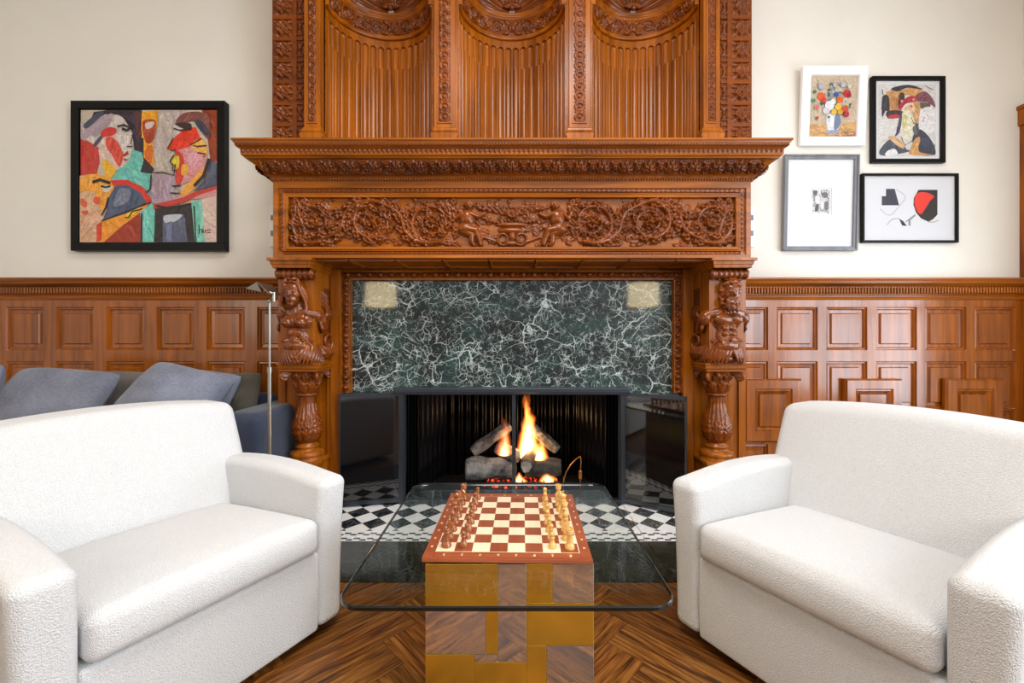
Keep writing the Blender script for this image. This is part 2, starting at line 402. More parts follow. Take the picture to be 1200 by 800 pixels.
M_GLASS = glass_thin('table_glass', (.95, .975, .96, 1)); M_PGLASS = glass_thin('picture_glass', (.98, .98, .98, 1))
M_GEDGE = plain('green_glass_edge', S(7, 16, 14), .12, 0, .2, .5)
def paint(name):
    m, nt, b, o = nodes(name); a = N(nt, 'VertexColor', layer_name='Col'); n = N(nt, 'TexNoise'); n.inputs['Scale'].default_value = 1; n.inputs['Detail'].default_value = 5; n.inputs['Distortion'].default_value = 1.5
    nt.links.new(coords(nt, (30, 30, 60), (0, .6, 0)), n.inputs['Vector'])
    nt.links.new(mixc(nt, 1.0, a.outputs[0], ramp(nt, n.outputs['Fac'], [(.3, (.72, .72, .74, 1)), (.7, (1.12, 1.1, 1.08, 1))]), 'MULTIPLY'), b.inputs['Base Color'])
    b.inputs['Roughness'].default_value = .45; bump(nt, b, n.outputs['Fac'], .001); return m
M_PAINT = paint('oil_paint')
m_, nt_, b_, o_ = nodes('printed_ink'); a_ = N(nt_, 'VertexColor', layer_name='Col'); nt_.links.new(a_.outputs[0], b_.inputs['Base Color']); b_.inputs['Roughness'].default_value = .8; M_PRINT = m_
def floorwood():
    m, nt, b, o = nodes('oak_parquet'); a = N(nt, 'VertexColor', layer_name='Col'); uv = N(nt, 'UVMap'); mp = N(nt, 'Mapping'); mp.inputs['Scale'].default_value = (4.5, 55, 1); nt.links.new(uv.outputs[0], mp.inputs[0])
    n = N(nt, 'TexNoise'); n.inputs['Scale'].default_value = 1; n.inputs['Detail'].default_value = 5; n.inputs['Distortion'].default_value = 1.1; nt.links.new(mp.outputs[0], n.inputs['Vector'])
    c = ramp(nt, n.outputs['Fac'], [(.34, S(66, 34, 10)), (.50, S(114, 67, 24)), (.68, S(148, 97, 42))])
    nt.links.new(mixc(nt, 1.0, c, a.outputs[0], 'MULTIPLY'), b.inputs['Base Color']); b.inputs['Roughness'].default_value = .34; b.inputs['Specular IOR Level'].default_value = .3; b.inputs['Coat Weight'].default_value = .12; b.inputs['Coat Roughness'].default_value = .2
    bump(nt, b, n.outputs['Fac'], .0008); return m
M_FLOOR = floorwood(); M_GROUT = plain('dark_joint', S(30, 16, 8), .7)
# ------------------------------------------------------------------ the room
YW = 3.30; XL, XR, YB, ZC = -5.0, 3.95, -3.6, 4.1
def struct(name, mb, mats): return tag(mb.build(name, mats), kind='structure')
# herringbone floor
fl = MB(); fl.box(XL, XR, YB, YW, -.06, -.002, 1)
pw, pm = .15, 4; c45 = math.cos(PI/4)
seen = set()
def plank(u0, v0, du, dv):
    cx, cy = u0+du/2, v0+dv/2; X = (cx-cy)*c45; Y = (cx+cy)*c45
    if not (XL-.4 < X < XR+.4 and YB-.4 < Y < 2.35): return
    g = .0007; q = [(u0+g, v0+g), (u0+du-g, v0+g), (u0+du-g, v0+dv-g), (u0+g, v0+dv-g)]
    w = []
    for (a, b) in q:
        x, y = (a-b)*c45+.043, (a+b)*c45+.02
        w.append((min(max(x, XL), XR), min(max(y, YB), YW), 0))
    t = rng.uniform(.66, 1.2); h = rng.uniform(-.06, .06); o = rng.uniform(0, 40)
    fi = len(fl.f); fl.add(w, [(0, 1, 2, 3)], 0, False, None, (t*(1+h), t, t*(1-h), 1))
    L, W = max(du, dv), min(du, dv)
    uv = [(0, 0), (L, 0), (L, W), (0, W)] if du > dv else [(0, 0), (0, W), (L, W), (L, 0)]
    fl.uv[fi] = [(a+o, b+o*.37) for a, b in uv]
for i in range(-75, 76):
    for j in range(-75, 76):
        s = (i-j) % (2*pm)
        if s == 0: plank(i*pw, j*pw, pm*pw, pw)
        elif s == 2*pm-1: plank(i*pw, j*pw, pw, pm*pw)
struct('floor', fl, [M_FLOOR, M_GROUT])
w = MB(); w.box(XL-.2, -1.30, YW, YW+.15, 0, ZC); w.box(1.30, XR+.2, YW, YW+.15, 0, ZC); struct('wall_back', w, M_PLAST)
w = MB(); w.box(XL-.15, XL, YB, YW, 0, ZC); struct('wall_left', w, M_PLAST)
w = MB(); WY0, WY1, WZ0, WZ1 = .3, 2.45, .4, 2.15; VY0, VY1, VZ0, VZ1 = -2.4, -.3, .9, 3.6
w.box(XR, XR+.15, YB, VY0, 0, ZC); w.box(XR, XR+.15, VY1, WY0, 0, ZC); w.box(XR, XR+.15, VY0, VY1, 0, VZ0); w.box(XR, XR+.15, VY0, VY1, VZ1, ZC); w.box(XR, XR+.15, WY1, YW, 0, ZC); w.box(XR, XR+.15, WY0, WY1, 0, WZ0); w.box(XR, XR+.15, WY0, WY1, WZ1, ZC)
struct('wall_right', w, M_PLAST)
w = MB()
for k in range(4):
    y = WY0+(WY1-WY0)*k/3; w.box(XR+.02, XR+.10, max(WY0, y-.04), min(WY1, y+.04), WZ0, WZ1)
for z in (WZ0, 1.4, WZ1-.06): w.box(XR+.03, XR+.09, WY0, WY1, z, z+.06)
w.box(XR-.06, XR+.12, WY0-.05, WY1+.05, WZ0-.04, WZ0); struct('window_1', w, M_WHITEF)
w = MB()
for k in range(3): y = VY0+(VY1-VY0)*k/2; w.box(XR+.02, XR+.10, max(VY0, y-.04), min(VY1, y+.04), VZ0, VZ1)
for z in (VZ0, 2.3, VZ1-.06): w.box(XR+.03, XR+.09, VY0, VY1, z, z+.06)
w.box(XR-.06, XR+.12, VY0-.05, VY1+.05, VZ0-.04, VZ0); struct('window_2', w, M_WHITEF)
w = MB(); w.box(XL-.15, XR+.15, YB, YW+.15, ZC, ZC+.12); struct('ceiling', w, M_CEIL)
# door casing in the right-hand corner
w = MB(); w.box(3.925, XR, 3.20, YW, 0, 2.80); w.box(3.91, XR, 3.18, YW, 2.78, 2.93); w.box(3.90, XR, 3.17, YW, 2.90, 2.93); w.box(3.91, XR, 3.18, YW, 0, .22)
struct('trim_1', w, M_WZ)

# panelled dado
def zpx(py, Y=YW): return CH-(py-HZ)*Y/F
def xpx(px, Y=YW): return (px-600)*Y/F
RG = [(0, 0), (.006, -.012), (.016, -.010), (.022, -.024), (.045, -.026), (.052, -.014), (.058, -.014)]
def dado(xs, x0, x1, rows, name, squares=()):
    mb = MB(); D = .03; y = YW-D
    zb = sorted(set([0, 1.46]+[z for r in rows for z in r])); xb = sorted(set([x0, x1]+[x for r in xs for x in r]))
    for i in range(len(xb)-1):
        for j in range(len(zb)-1):
            mx, mz = (xb[i]+xb[i+1])/2, (zb[j]+zb[j+1])/2
            pan = any(a < mx < b for a, b in xs) and any(a < mz < b for a, b in rows)
            if pan: mb.rings(xb[i], xb[i+1], zb[j], zb[j+1], y, RG)
            else: mb.add([(xb[i], y, zb[j]), (xb[i+1], y, zb[j]), (xb[i+1], y, zb[j+1]), (xb[i], y, zb[j+1])], [(0, 1, 2, 3)])
    for (a, b, c, d) in squares:
        mb.rings(a, b, c, d, y, [(0, -.005), (0, .018), (.012, .034), (.075, .034), (.083, .022), (.092, .026), (.115, .006), (.12, .020)])
    return struct(name, mb, M_DADO)
rows_ = [(.13, .33), (.46, .60), (zpx(500), zpx(423)), (zpx(410), zpx(360))]
xsR = [(max(1.60, xpx(907.5+57.6*k)), xpx(955+57.6*k)) for k in range(-1, 5)]
sq = [(xpx(868+116*k), xpx(934+116*k), zpx(516), zpx(443)) for k in range(3)]
dado(xsR, 1.55, XR, rows_, 'trim_2', sq)
xsL = [(xpx(12+58.4*k), xpx(56+58.4*k)) for k in range(-3, 6)]; xsL[-1] = (xsL[-1][0], min(xsL[-1][1], -1.60))
sq = [(xpx(40-116*k), xpx(106-116*k), zpx(522), zpx(449)) for k in range(-1, 3)]
dado(xsL, XL, -1.55, rows_, 'trim_3', sq)
def rail(x0, x1, name):
    mb = MB(); zt = zpx(325, 3.2)
    prof = [(0, 1.435), (.034, 1.435), (.040, 1.446), (.034, 1.458), (.036, 1.470), (.045, 1.476), (.045, 1.535), (.06, 1.54), (.085, 1.556), (.092, 1.575), (.10, zt-.012), (.10, zt), (0, zt)]
    mb.sweep(prof, [(x0, YW), (x1, YW)])
    p = .0225; n = int((x1-x0)/p)
    for k in range(n):
        x = x0+p*(k+.5); mb.rbox(x-.0075, x+.0075, YW-.062, YW-.04, 1.482, 1.530, .006, 2)
    return struct(name, mb, M_WX)
rail(1.55, XR, 'trim_4'); rail(XL, -1.55, 'trim_5')
mb = MB(); mb.sweep([(0, 0), (.05, 0), (.05, .10), (.036, .125), (0, .13)], [(1.55, YW), (XR, YW)]); struct('baseboard_right', mb, M_WX)
mb = MB(); mb.sweep([(0, 0), (.05, 0), (.05, .10), (.036, .125), (0, .13)], [(XL, YW), (-1.55, YW)]); struct('baseboard_left', mb, M_WX)

# ------------------------------------------------------------------ the mantelpiece
MANT = thing('fireplace_mantelpiece', (0, 2.95, 0), 'carved dark walnut fireplace mantelpiece with two figure brackets around green marble', 'mantelpiece')
FX, FY = 1.45, 2.59
ZS = 1.632; ZF1 = 2.092
# breast behind everything
mb = MB(); mb.box(-1.60, -1.20, 2.92, YW, 0, 2.15); mb.box(1.20, 1.60, 2.92, YW, 0, 2.15); mb.box(-1.2, 1.2, 2.95, YW, 1.605, 2.15)
for sx in (-1, 1):                                             # inner stiles beside the marble
    a, b = sorted((sx*1.165, sx*1.235)); mb.box(a, b, 2.90, 3.0, 0, 1.61)
    a, b = sorted((sx*1.24, sx*1.26)); mb.box(a, b, 2.905, 2.93, .02, .97); a, b = sorted((sx*1.545, sx*1.565)); mb.box(a, b, 2.905, 2.93, .02, .97)
mb.build('backing_panel', M_WZ, MANT)
# cornice shelf
mb = MB()
prof = [(0, ZF1), (.007, 2.10), (.012, 2.112), (.012, 2.122), (.020, 2.125), (.028, 2.127), (.088, 2.190), (.098, 2.193), (.108, 2.194), (.108, 2.200), (.118, 2.204),
        (.122, 2.212), (.122, 2.243), (.131, 2.246), (.136, 2.25), (.140, 2.262), (.148, 2.266), (.150, 2.275), (.156, 2.277), (.156, 2.288), (-.4, 2.288)]
path = [(-FX, YW-.01), (-FX, FY), (FX, FY), (FX, YW-.01)]
mb.sweep(prof, path)
CORN = mb.build('cornice_shelf', M_WX, MANT)
def along(mb, H_of, o, z0, z1, o1=None, mat=0):
    """relief strip on front and both returns at offset o (bottom) .. o1 (top)"""
    o1 = o if o1 is None else o1; dz = z1-z0; do = o1-o; Ln = math.hypot(dz, do); no = dz/Ln; nz = -do/Ln
    Lf = 2*(FX+o); H = H_of(Lf, Ln); mb.relief(H, (-FX-o, FY-o, z0), (Lf, 0, 0), (0, -do, dz), (0, -no, nz), mat)
    Ls = YW-.02-FY+o; H = H_of(Ls, Ln)
    mb.relief(H, (-FX-o, YW-.02, z0), (0, -Ls, 0), (-do, 0, dz), (-no, 0, nz), mat); mb.relief(H, (FX+o, FY-o, z0), (0, Ls, 0), (do, 0, dz), (no, 0, nz), mat)
mb = MB()
along(mb, lambda L, h: acanthus_strip(L, h, .135, .0032, .024), .031, 2.127, 2.190, .091)
CARV = mb.build('leaf_moulding', M_CARVE, CORN)
mb = MB(); along(mb, lambda L, h: egg_strip(L, h, .028, .003, .010), .120, 2.212, 2.243, .122); mb.build('egg_moulding', M_CARVE, CORN)
mb = MB(); along(mb, lambda L, h: rope_strip(L, h, .018, d=.006), .135, 2.248, 2.266, .146); mb.build('leaf_edge', M_CARVE, CORN)
mb = MB(); along(mb, lambda L, h: bead_strip(L, h, .0165, .007), .006, 2.098, 2.118, .010); mb.build('bead_moulding', M_CARVE, CORN)
# frieze beam: carcass with a sunk field
mb = MB(); xi, zi0, zi1 = 1.358, 1.700, 1.998
mb.box(-FX, FX, FY+.035, YW, ZS, ZF1+.02)
vsz = [(0, 0), (.028, 0), (.030, -.010), (.058, -.012), (.060, 0), (.078, -.004), (.080, .004), (.090, .002), (.092, -.024)]
def nested(mb, x0, x1, z0, z1, y, prof_x, rz0, rz1, mat=0):
    vs = []; fs = []
    for (i, o), a, b in zip(prof_x, rz0, rz1): vs += [(x0+i, y-o, z0+a), (x1-i, y-o, z0+a), (x1-i, y-o, z1-b), (x0+i, y-o, z1-b)]
    for k in range(len(prof_x)-1):
        for a in range(4): b = (a+1) % 4; fs.append((k*4+a, k*4+b, k*4+4+b, k*4+4+a))
    k = len(prof_x)-1; fs.append(tuple(range(k*4, k*4+4))); mb.add(vs, fs, mat)
iz0 = [0, .018, .02, .040, .042, .050, .052, .066, .068]; iz1 = [0, .036, .038, .064, .066, .080, .082, .092, .094]
nested(mb, -FX, FX, ZS, ZF1, FY, vsz, iz0, iz1)
for a, b in ((-FX, -FX), (FX, FX)): mb.add([(a, FY, ZS), (a, FY+.04, ZS), (a, FY+.04, ZF1), (a, FY, ZF1)], [(0, 1, 2, 3)])
mb.add([(-FX, FY, ZS), (FX, FY, ZS), (FX, FY+.04, ZS), (-FX, FY+.04, ZS)], [(0, 1, 2, 3)])
for k in range(9):                                            # coffers under the beam
    x = -1.16+k*.29; mb.sweep([(0, ZS), (.012, ZS-.012), (.018, ZS)], [(x-.125, 2.90), (x-.125, 2.66), (x+.125, 2.66), (x+.125, 2.90)], closed=True)
BEAM = mb.build('frieze_beam', M_WX, MANT)
mb = MB()
for z in (ZS+.020, ZF1-.064):
    h = .020 if z < 1.8 else .026; L = 2*(FX-.058); mb.relief(rope_strip(L, h, .030, d=.010), (-L/2, FY+.012, z), (L, 0, 0), (0, 0, h), (0, -1, 0))
for x in (-FX+.031, FX-.058):
    L = ZF1-ZS-.11; mb.relief(rope_strip(L, .027, .030, d=.010), (x, FY+.012, ZS+.045), (0, 0, L), (.027, 0, 0), (0, -1, 0))
mb.build('rope_border', M_CARVE, BEAM)
# carved scrolls, two children and an urn
Wc, Hc = 2*xi, zi1-zi0; cv = Carve(Wc, Hc, .0036); cx0 = Wc/2; hy = Hc/2
def smooth_(pts, n=8):
    o = []; k = len(pts)
    for i in range(k-1):
        p0, p1, p2, p3 = (np.array(pts[min(k-1, max(0, i+q))], float) for q in (-1, 0, 1, 2))
        for t in np.linspace(0, 1, n, endpoint=False): o.append(tuple(.5*((2*p1)+(-p0+p2)*t+(2*p0-5*p1+4*p2-p3)*t*t+(-p0+3*p1-3*p2+p3)*t**3)))
    return o+[tuple(pts[-1])]
cv.H += .002*rng.rand(*cv.H.shape)
for sg in (-1, 1):
    def X(px): return cx0+sg*abs(px-600)*2.6/F
    for k in range(170):                                       # small filler leaves first, the main work stands above them
        x = cx0+sg*rng.uniform(.36, xi-.03); cv.leaf(x, rng.uniform(.02, Hc-.02), rng.uniform(.05, .10), rng.uniform(.016, .026), rng.uniform(0, 2*PI), rng.uniform(.010, .020), 3, bend=rng.uniform(-.4, .4))
    ks = (506, 438, 366)
    for q, px in enumerate(ks):
        up = (1, -1, 1)[q]; x = X(px); R = .125
        pts = []                                              # tightening scroll
        for t in np.linspace(0, 1, 46):
            a = -up*PI/2+up*(1.65*2*PI)*t; rr = R*(1-.74*t**.8); pts.append((x+sg*rr*math.cos(a)*1.12, hy+rr*math.sin(a)*1.06))
        cv.stroke(pts, .016, .008, .036, .026)
        for k in range(2, 34, 3):                             # acanthus leaflets peel off outwards
            p = np.array(pts[k]); d = np.array(pts[k+1])-p; a = math.atan2(d[1], d[0]); o = -sg*up; f = 1-.016*k
            cv.leaf(p[0], p[1], .095*f, .032*f, a+o*.65, .040, 3, bend=-.35*o); 
            if k % 2: cv.leaf(p[0], p[1], .065*f, .022*f, a-o*.8, .034, 2, bend=.3*o)
        cv.rosette(x, hy, .060, (6, 4, 9)[q], .044, .4); cv.blob(x, hy, .016, h=.052)
        xn = X(ks[q+1]) if q < 2 else X(344)
        st = smooth_([(x-sg*.05, hy-up*.12), (x+sg*.06, hy-up*.125), ((x+xn)/2-sg*.02, hy-up*.06), ((x+xn)/2+sg*.02, hy+up*.05), (xn-sg*.04, hy+up*.115)])
        cv.stroke(st, .017, .012, .038)
        for k in range(4, len(st)-4, 4):
            p = np.array(st[k]); d = np.array(st[k+1])-p; a = math.atan2(d[1], d[0])
            for e in (-1, 1): cv.leaf(p[0], p[1], .085, .027, a+e*.75, .036, 3, bend=-.3*e)
    for k in range(10): x = cx0+sg*rng.uniform(.33, .42); cv.leaf(x, rng.uniform(.03, .25), .085, .026, PI/2+rng.uniform(-1, 1), .03, 3, bend=.3)
    xe = X(344); cv.stroke([(xe+sg*-.0, .03), (xe-sg*.02, .1), (xe, .2), (xe-sg*.03, .27)], .012, .007, .018)
    for k in range(6): cv.leaf(xe-sg*.01, .04+.04*k, .07, .018, PI/2+sg*(1.0 if k % 2 else -.9), .016, 3)
    # seated child beside the urn
    x = X(547); t = lambda dx: x-sg*dx
    for (dx, dz, rx, rz, ro, h) in ((.012, .250, .027, .031, 0, .044), (0, .17, .048, .062, .1*sg, .046), (-.012, .11, .054, .040, 0, .048)):
        cv.blob(t(dx), dz, rx, rz, ro, h)
    cv.stroke([(t(-.01), .11), (t(.055), .10), (t(.075), .05), (t(.085), .015)], .032, .017, .048, .032)
    cv.stroke([(t(-.02), .10), (t(.03), .075), (t(.03), .03), (t(.045), .01)], .030, .015, .044, .03)
    cv.stroke([(t(.02), .20), (t(.07), .18), (t(.105), .20)], .020, .013, .042, .032); cv.stroke([(t(-.03), .20), (t(-.07), .17), (t(-.085), .20)], .020, .012, .038, .028)
    for k in range(7): a = k/6*PI; cv.blob(t(.012)+.022*math.cos(a), .252+.022*math.sin(a), .009, h=.036)
    # C-scroll at the foot of the urn and garland
    pts = [(cx0+sg*(.055+.035*math.cos(a)*(1-a/12)), .05+.035*math.sin(a)*(1-a/12)) for a in np.linspace(-2.5, 5, 30)]; cv.stroke(pts, .009, .006, .022)
    cv.stroke([(cx0+sg*.085, .03), (cx0+sg*.17, .06), (cx0+sg*.24, .035)], .012, .006, .018)
    for k in range(7): cv.blob(cx0+sg*(.02+.022*k), .155+.006*math.cos(k), .012, h=.026)
    for k in range(5): cv.leaf(cx0+sg*(.02+.03*k), .18+.012*k, .085, .024, PI/2-sg*(.2+.25*k), .026, 3, bend=-.2*sg)
cv.blob(cx0, .10, .085, .022, 0, .026); cv.blob(cx0, .135, .105, .016, 0, .028); cv.blob(cx0, .07, .022, .04, 0, .024); cv.blob(cx0, .02, .05, .018, 0, .022); cv.rosette(cx0, .21, .05, 8, .03)
for k in range(120):
    x = cx0+rng.uniform(-.42, .42); cv.leaf(x, rng.uniform(.02, Hc-.02), rng.uniform(.045, .085), rng.uniform(.014, .022), rng.uniform(0, 2*PI), rng.uniform(.009, .017), 3, bend=rng.uniform(-.4, .4))
cv.H[0, :] = 0; cv.H[-1, :] = 0; cv.H[:, 0] = 0; cv.H[:, -1] = 0
mb = MB(); mb.relief(cv.H, (-xi, FY+.026, zi0), (Wc, 0, 0), (0, 0, Hc), (0, -1, 0)); mb.build('carved_frieze', M_CARVE, MANT)
# marble surround and its egg-and-dart frame
mb = MB(); mb.box(-1.17, -.765, 2.965, 3.06, 0, 1.56); mb.box(.765, 1.17, 2.965, 3.06, 0, 1.56); mb.box(-.765, .765, 2.965, 3.06, .775, 1.56)
mb.build('marble_surround', M_VERDE, MANT)
mb = MB(); prof = [(0, 0), (0, .02), (.012, .028), (.012, .034)]
zt = 1.605; xo, wid = 1.17, .062
mb.box(-xo, xo, 2.925, 2.97, zt-wid, zt); 
for sx in (-1, 1): a, b = sorted((sx*xo, sx*(xo-wid))); mb.box(a, b, 2.925, 2.97, .77, zt)
for (o, yy) in ((0, 2.915), (wid-.010, 2.92)):
    mb.box(-xo+o, xo-o, yy, 2.93, zt-o-.010, zt-o)
    for sx in (-1, 1): a, b = sorted((sx*(xo-o), sx*(xo-o-.010))); mb.box(a, b, yy, 2.93, .77, zt-o)
FR = mb.build('marble_frame', M_WX, MANT)
mb = MB(); L = 2*(xo-.012); hh = .046; mb.relief(egg_strip(L, hh, .074, .003, .030), (-L/2, 2.922, zt-.055), (L, 0, 0), (0, 0, hh), (0, -1, 0))
L = zt-.77-.055
for sx in (-1, 1): mb.relief(egg_strip(L, hh, .074, .003, .030), (sx*(xo-.010), 2.922, .77), (0, 0, L), (-sx*hh, 0, 0), (0, -1, 0))
mb.build('egg_and_dart', M_CARVE, FR)

# the two figure brackets
def organic(name, fn, voxel, mat, parent, smooth=3, off=(0, 0, 0)):
    mb = MB(); fn(mb); me = bpy.data.meshes.new('tmp'); me.from_pydata(mb.v, [], mb.f); t = bpy.data.objects.new('tmp', me); COL.objects.link(t)
    r = t.modifiers.new('r', 'REMESH'); r.mode = 'VOXEL'; r.voxel_size = voxel; r.use_smooth_shade = True
    q = t.modifiers.new('s', 'SMOOTH'); q.iterations = smooth; q.factor = .5
    dg = bpy.context.evaluated_depsgraph_get(); ev = t.evaluated_get(dg); out = bpy.data.meshes.new_from_object(ev)
    bpy.data.objects.remove(t); out.name = name; out.materials.clear(); out.materials.append(mat)
    out.polygons.foreach_set('use_smooth', [True]*len(out.polygons)); o = bpy.data.objects.new(name, out); COL.objects.link(o); o.parent = parent
    o.location = Vector(off)-parent.location; return o
def cap_(mb, pts, rad, seg=10):
    mb.tube(pts, rad, seg); rad = rad if hasattr(rad, '__len__') else [rad]*len(pts)
    for p, r in ((pts[0], rad[0]), (pts[-1], rad[-1])): mb.ell(p, (r, r, r), seg=10, rings=6)
CXC, CYC = 1.347, 2.81
def figure(inner, male):
    """half figure growing out of leaves; inner=+1 when the fireplace is on its +x side"""
    def fn(m):
        yo = -.02
        def E(c, r, rot=None): m.ell((c[0], c[1]+yo, c[2]), r, rot, 18, 12)
        def C(p, r): cap_(m, [(a, b+yo, c) for a, b, c in p], r)
        hx = -.012*inner
        E((hx, -.130, 1.430), (.052, .062, .074)); E((hx, -.150, 1.385), (.038, .040, .044)); E((hx, -.172, 1.352), (.020, .018, .016))
        C([(hx, -.180, 1.446), (hx, -.190, 1.428), (hx, -.199, 1.406)], [.0065, .0075, .0095]); [C([(hx+s*.008, -.184, 1.447), (hx+s*.022, -.183, 1.4505), (hx+s*.036, -.170, 1.446)], .0055) for s in (-1, 1)]; E((hx, -.150, 1.462), (.040, .030, .022))
        for s in (-1, 1):
            E((hx+s*.020, -.180, 1.432), (.0115, .0085, .0058)); E((hx+s*.027, -.160, 1.407), (.018, .018, .020)); E((hx+s*.052, -.13, 1.42), (.008, .016, .022))
        C([(hx-.012, -.187, 1.383), (hx+.012, -.187, 1.383)], .0048); C([(hx-.008, -.186, 1.3725), (hx+.008, -.186, 1.3725)], .0052); E((hx, -.172, 1.357), (.015, .014, .012))
        C([(0, -.10, 1.39), (0, -.10, 1.30)], [.036, .042])
        if male:
            for k in range(46):
                a = rng.uniform(-1.9, 1.9); z = rng.uniform(1.43, 1.51); rr = .062*math.sqrt(max(.15, 1-((z-1.43)/.085)**2)); E((hx+rr*math.sin(a), -.13-rr*1.05*math.cos(a)*(1 if z > 1.468 else .2), z), (.013,)*3)
            for k in range(30):
                a = rng.uniform(-1.2, 1.2); z = rng.uniform(1.315, 1.375); E((hx+.042*math.sin(a), -.135-.05*math.cos(a), z), (.012, .012, .014))
            for s in (-1, 1):
                for k in range(6): E((hx+s*.056, -.115+rng.uniform(-.03, .02), 1.36+.02*k), (.014,)*3)
        else:
            for s in (-1, 1):
                E((hx+s*.060, -.095, 1.415), (.020, .042, .065)); E((hx+s*.066, -.075, 1.345), (.022, .034, .045))
                for k in range(6):
                    q = k/5; pts = []; T = np.linspace(0, 1, 10)
                    for t in T:
                        a = .15+t*1.45; x = hx+s*((.060+.026*q)*math.sin(a)+.022*t*math.sin(t*9+k*1.7)*.6+.014*t); y = -.170+.105*q+.03*t+.010*math.sin(t*10+k*2); z = 1.508-.012*q-.205*t*t+.012*math.sin(t*6+k)
                        pts.append((x, y, z))
                    C(pts, [.0085+.0045*math.sin(PI*t) for t in T])
            E((hx, -.10, 1.47), (.062, .055, .05)); C([(hx-.052, -.150, 1.478), (hx-.02, -.180, 1.490), (hx+.02, -.180, 1.490), (hx+.052, -.150, 1.478)], .0065)
            for k in range(4): C([(inner*.07, -.05, 1.43-.02*k), (inner*(.10+.004*k), -.01, 1.45-.03*k), (inner*.124, .02+.012*k, 1.42-.035*k), (inner*.116, .05+.012*k, 1.37-.03*k)], [.012, .013, .012, .006])
        C([(-.108, -.075, 1.288), (-.05, -.10, 1.302), (.05, -.10, 1.302), (.108, -.075, 1.288)], [.040, .038, .038, .040])
        E((0, -.09, 1.25), (.098, .066, .070)); E((0, -.09, 1.16), (.076, .060, .085)); E((0, -.105, 1.095), (.086, .070, .06))
        if male:
            for s in (-1, 1): E((s*.045, -.135, 1.262), (.046, .026, .034)); [E((s*.022, -.148, 1.205-.034*k), (.021, .012, .016)) for k in range(4)]; E((s*.118, -.075, 1.27), (.042, .045, .05))
        else:
            for s in (-1, 1): E((s*.044, -.150, 1.240), (.036, .034, .033)); E((s*.044, -.183, 1.236), (.007,)*3)
            E((0, -.155, 1.125), (.03, .012, .03)); E((0, -.152, 1.175), (.045, .012, .03))
        for s in (-1, 1):
            C([(s*.106, -.07, 1.285), (s*.121, -.045, 1.252), (s*.120, -.01, 1.215)], [.037, .034, .029])
            for k in range(5): C([(s*(.100+.008*k), -.030-.012*k, 1.235), (s*(.112+.007*k), -.036-.010*k, 1.205), (s*(.108+.007*k), -.022-.008*k, 1.178)], [.010, .012, .005])
        # leaf skirt swelling to the foot
        E((0, -.058, 1.068), (.110, .106, .082)); E((0, -.03, 1.015), (.120, .120, .042)); E((0, .05, 1.05), (.118, .09, .075))
        for k in range(23):
            a = -2.0+4.0*k/22; pts = []
            for t in np.linspace(0, 1, 9):
                rr = .068+.053*math.sin(PI*(.10+.50*t)); sw = .55*(t-.5)*(1 if a > 0 else -1)*-1
                pts.append((rr*1.02*math.sin(a+sw*inner), -.045-rr*math.cos(a+sw*inner), 1.142-.160*t))
            C(pts, [.005+.0055*math.sin(PI*t) for t in np.linspace(0.05, 1, 9)])
        for k in range(5):
            a = -1.2+2.4*k/4; C([(.082*math.sin(a), -.075-.072*math.cos(a), 1.105), (.092*math.sin(a), -.08-.080*math.cos(a), 1.137), (.102*math.sin(a), -.085-.094*math.cos(a), 1.126)], [.018, .015, .006])
        # scroll and leaves on the flank towards the fire
        for s in (-1, 1):
            pts = [(s*.118, .045+(.070-.012*t)*math.cos(t*1.0), 1.115+(.070-.012*t)*math.sin(t*1.0)) for t in np.linspace(-1.2, 5.4, 30)]
            C(pts, [.017-.0003*i for i in range(30)])
            for k in range(7): C([(s*.110, .02+.012*k, 1.01), (s*.132, -.03+.022*k, 1.045), (s*.118, -.05+.026*k, 1.09)], [.008, .014, .006])
            for k in range(5): C([(s*.105, .0+.02*k, 1.25), (s*.128, .02+.025*k, 1.30), (s*.118, .05+.025*k, 1.36)], [.008, .014, .006])
        m.rbox(-.108, .108, -.02, .12, .985, 1.50, .02, 2)
    return fn
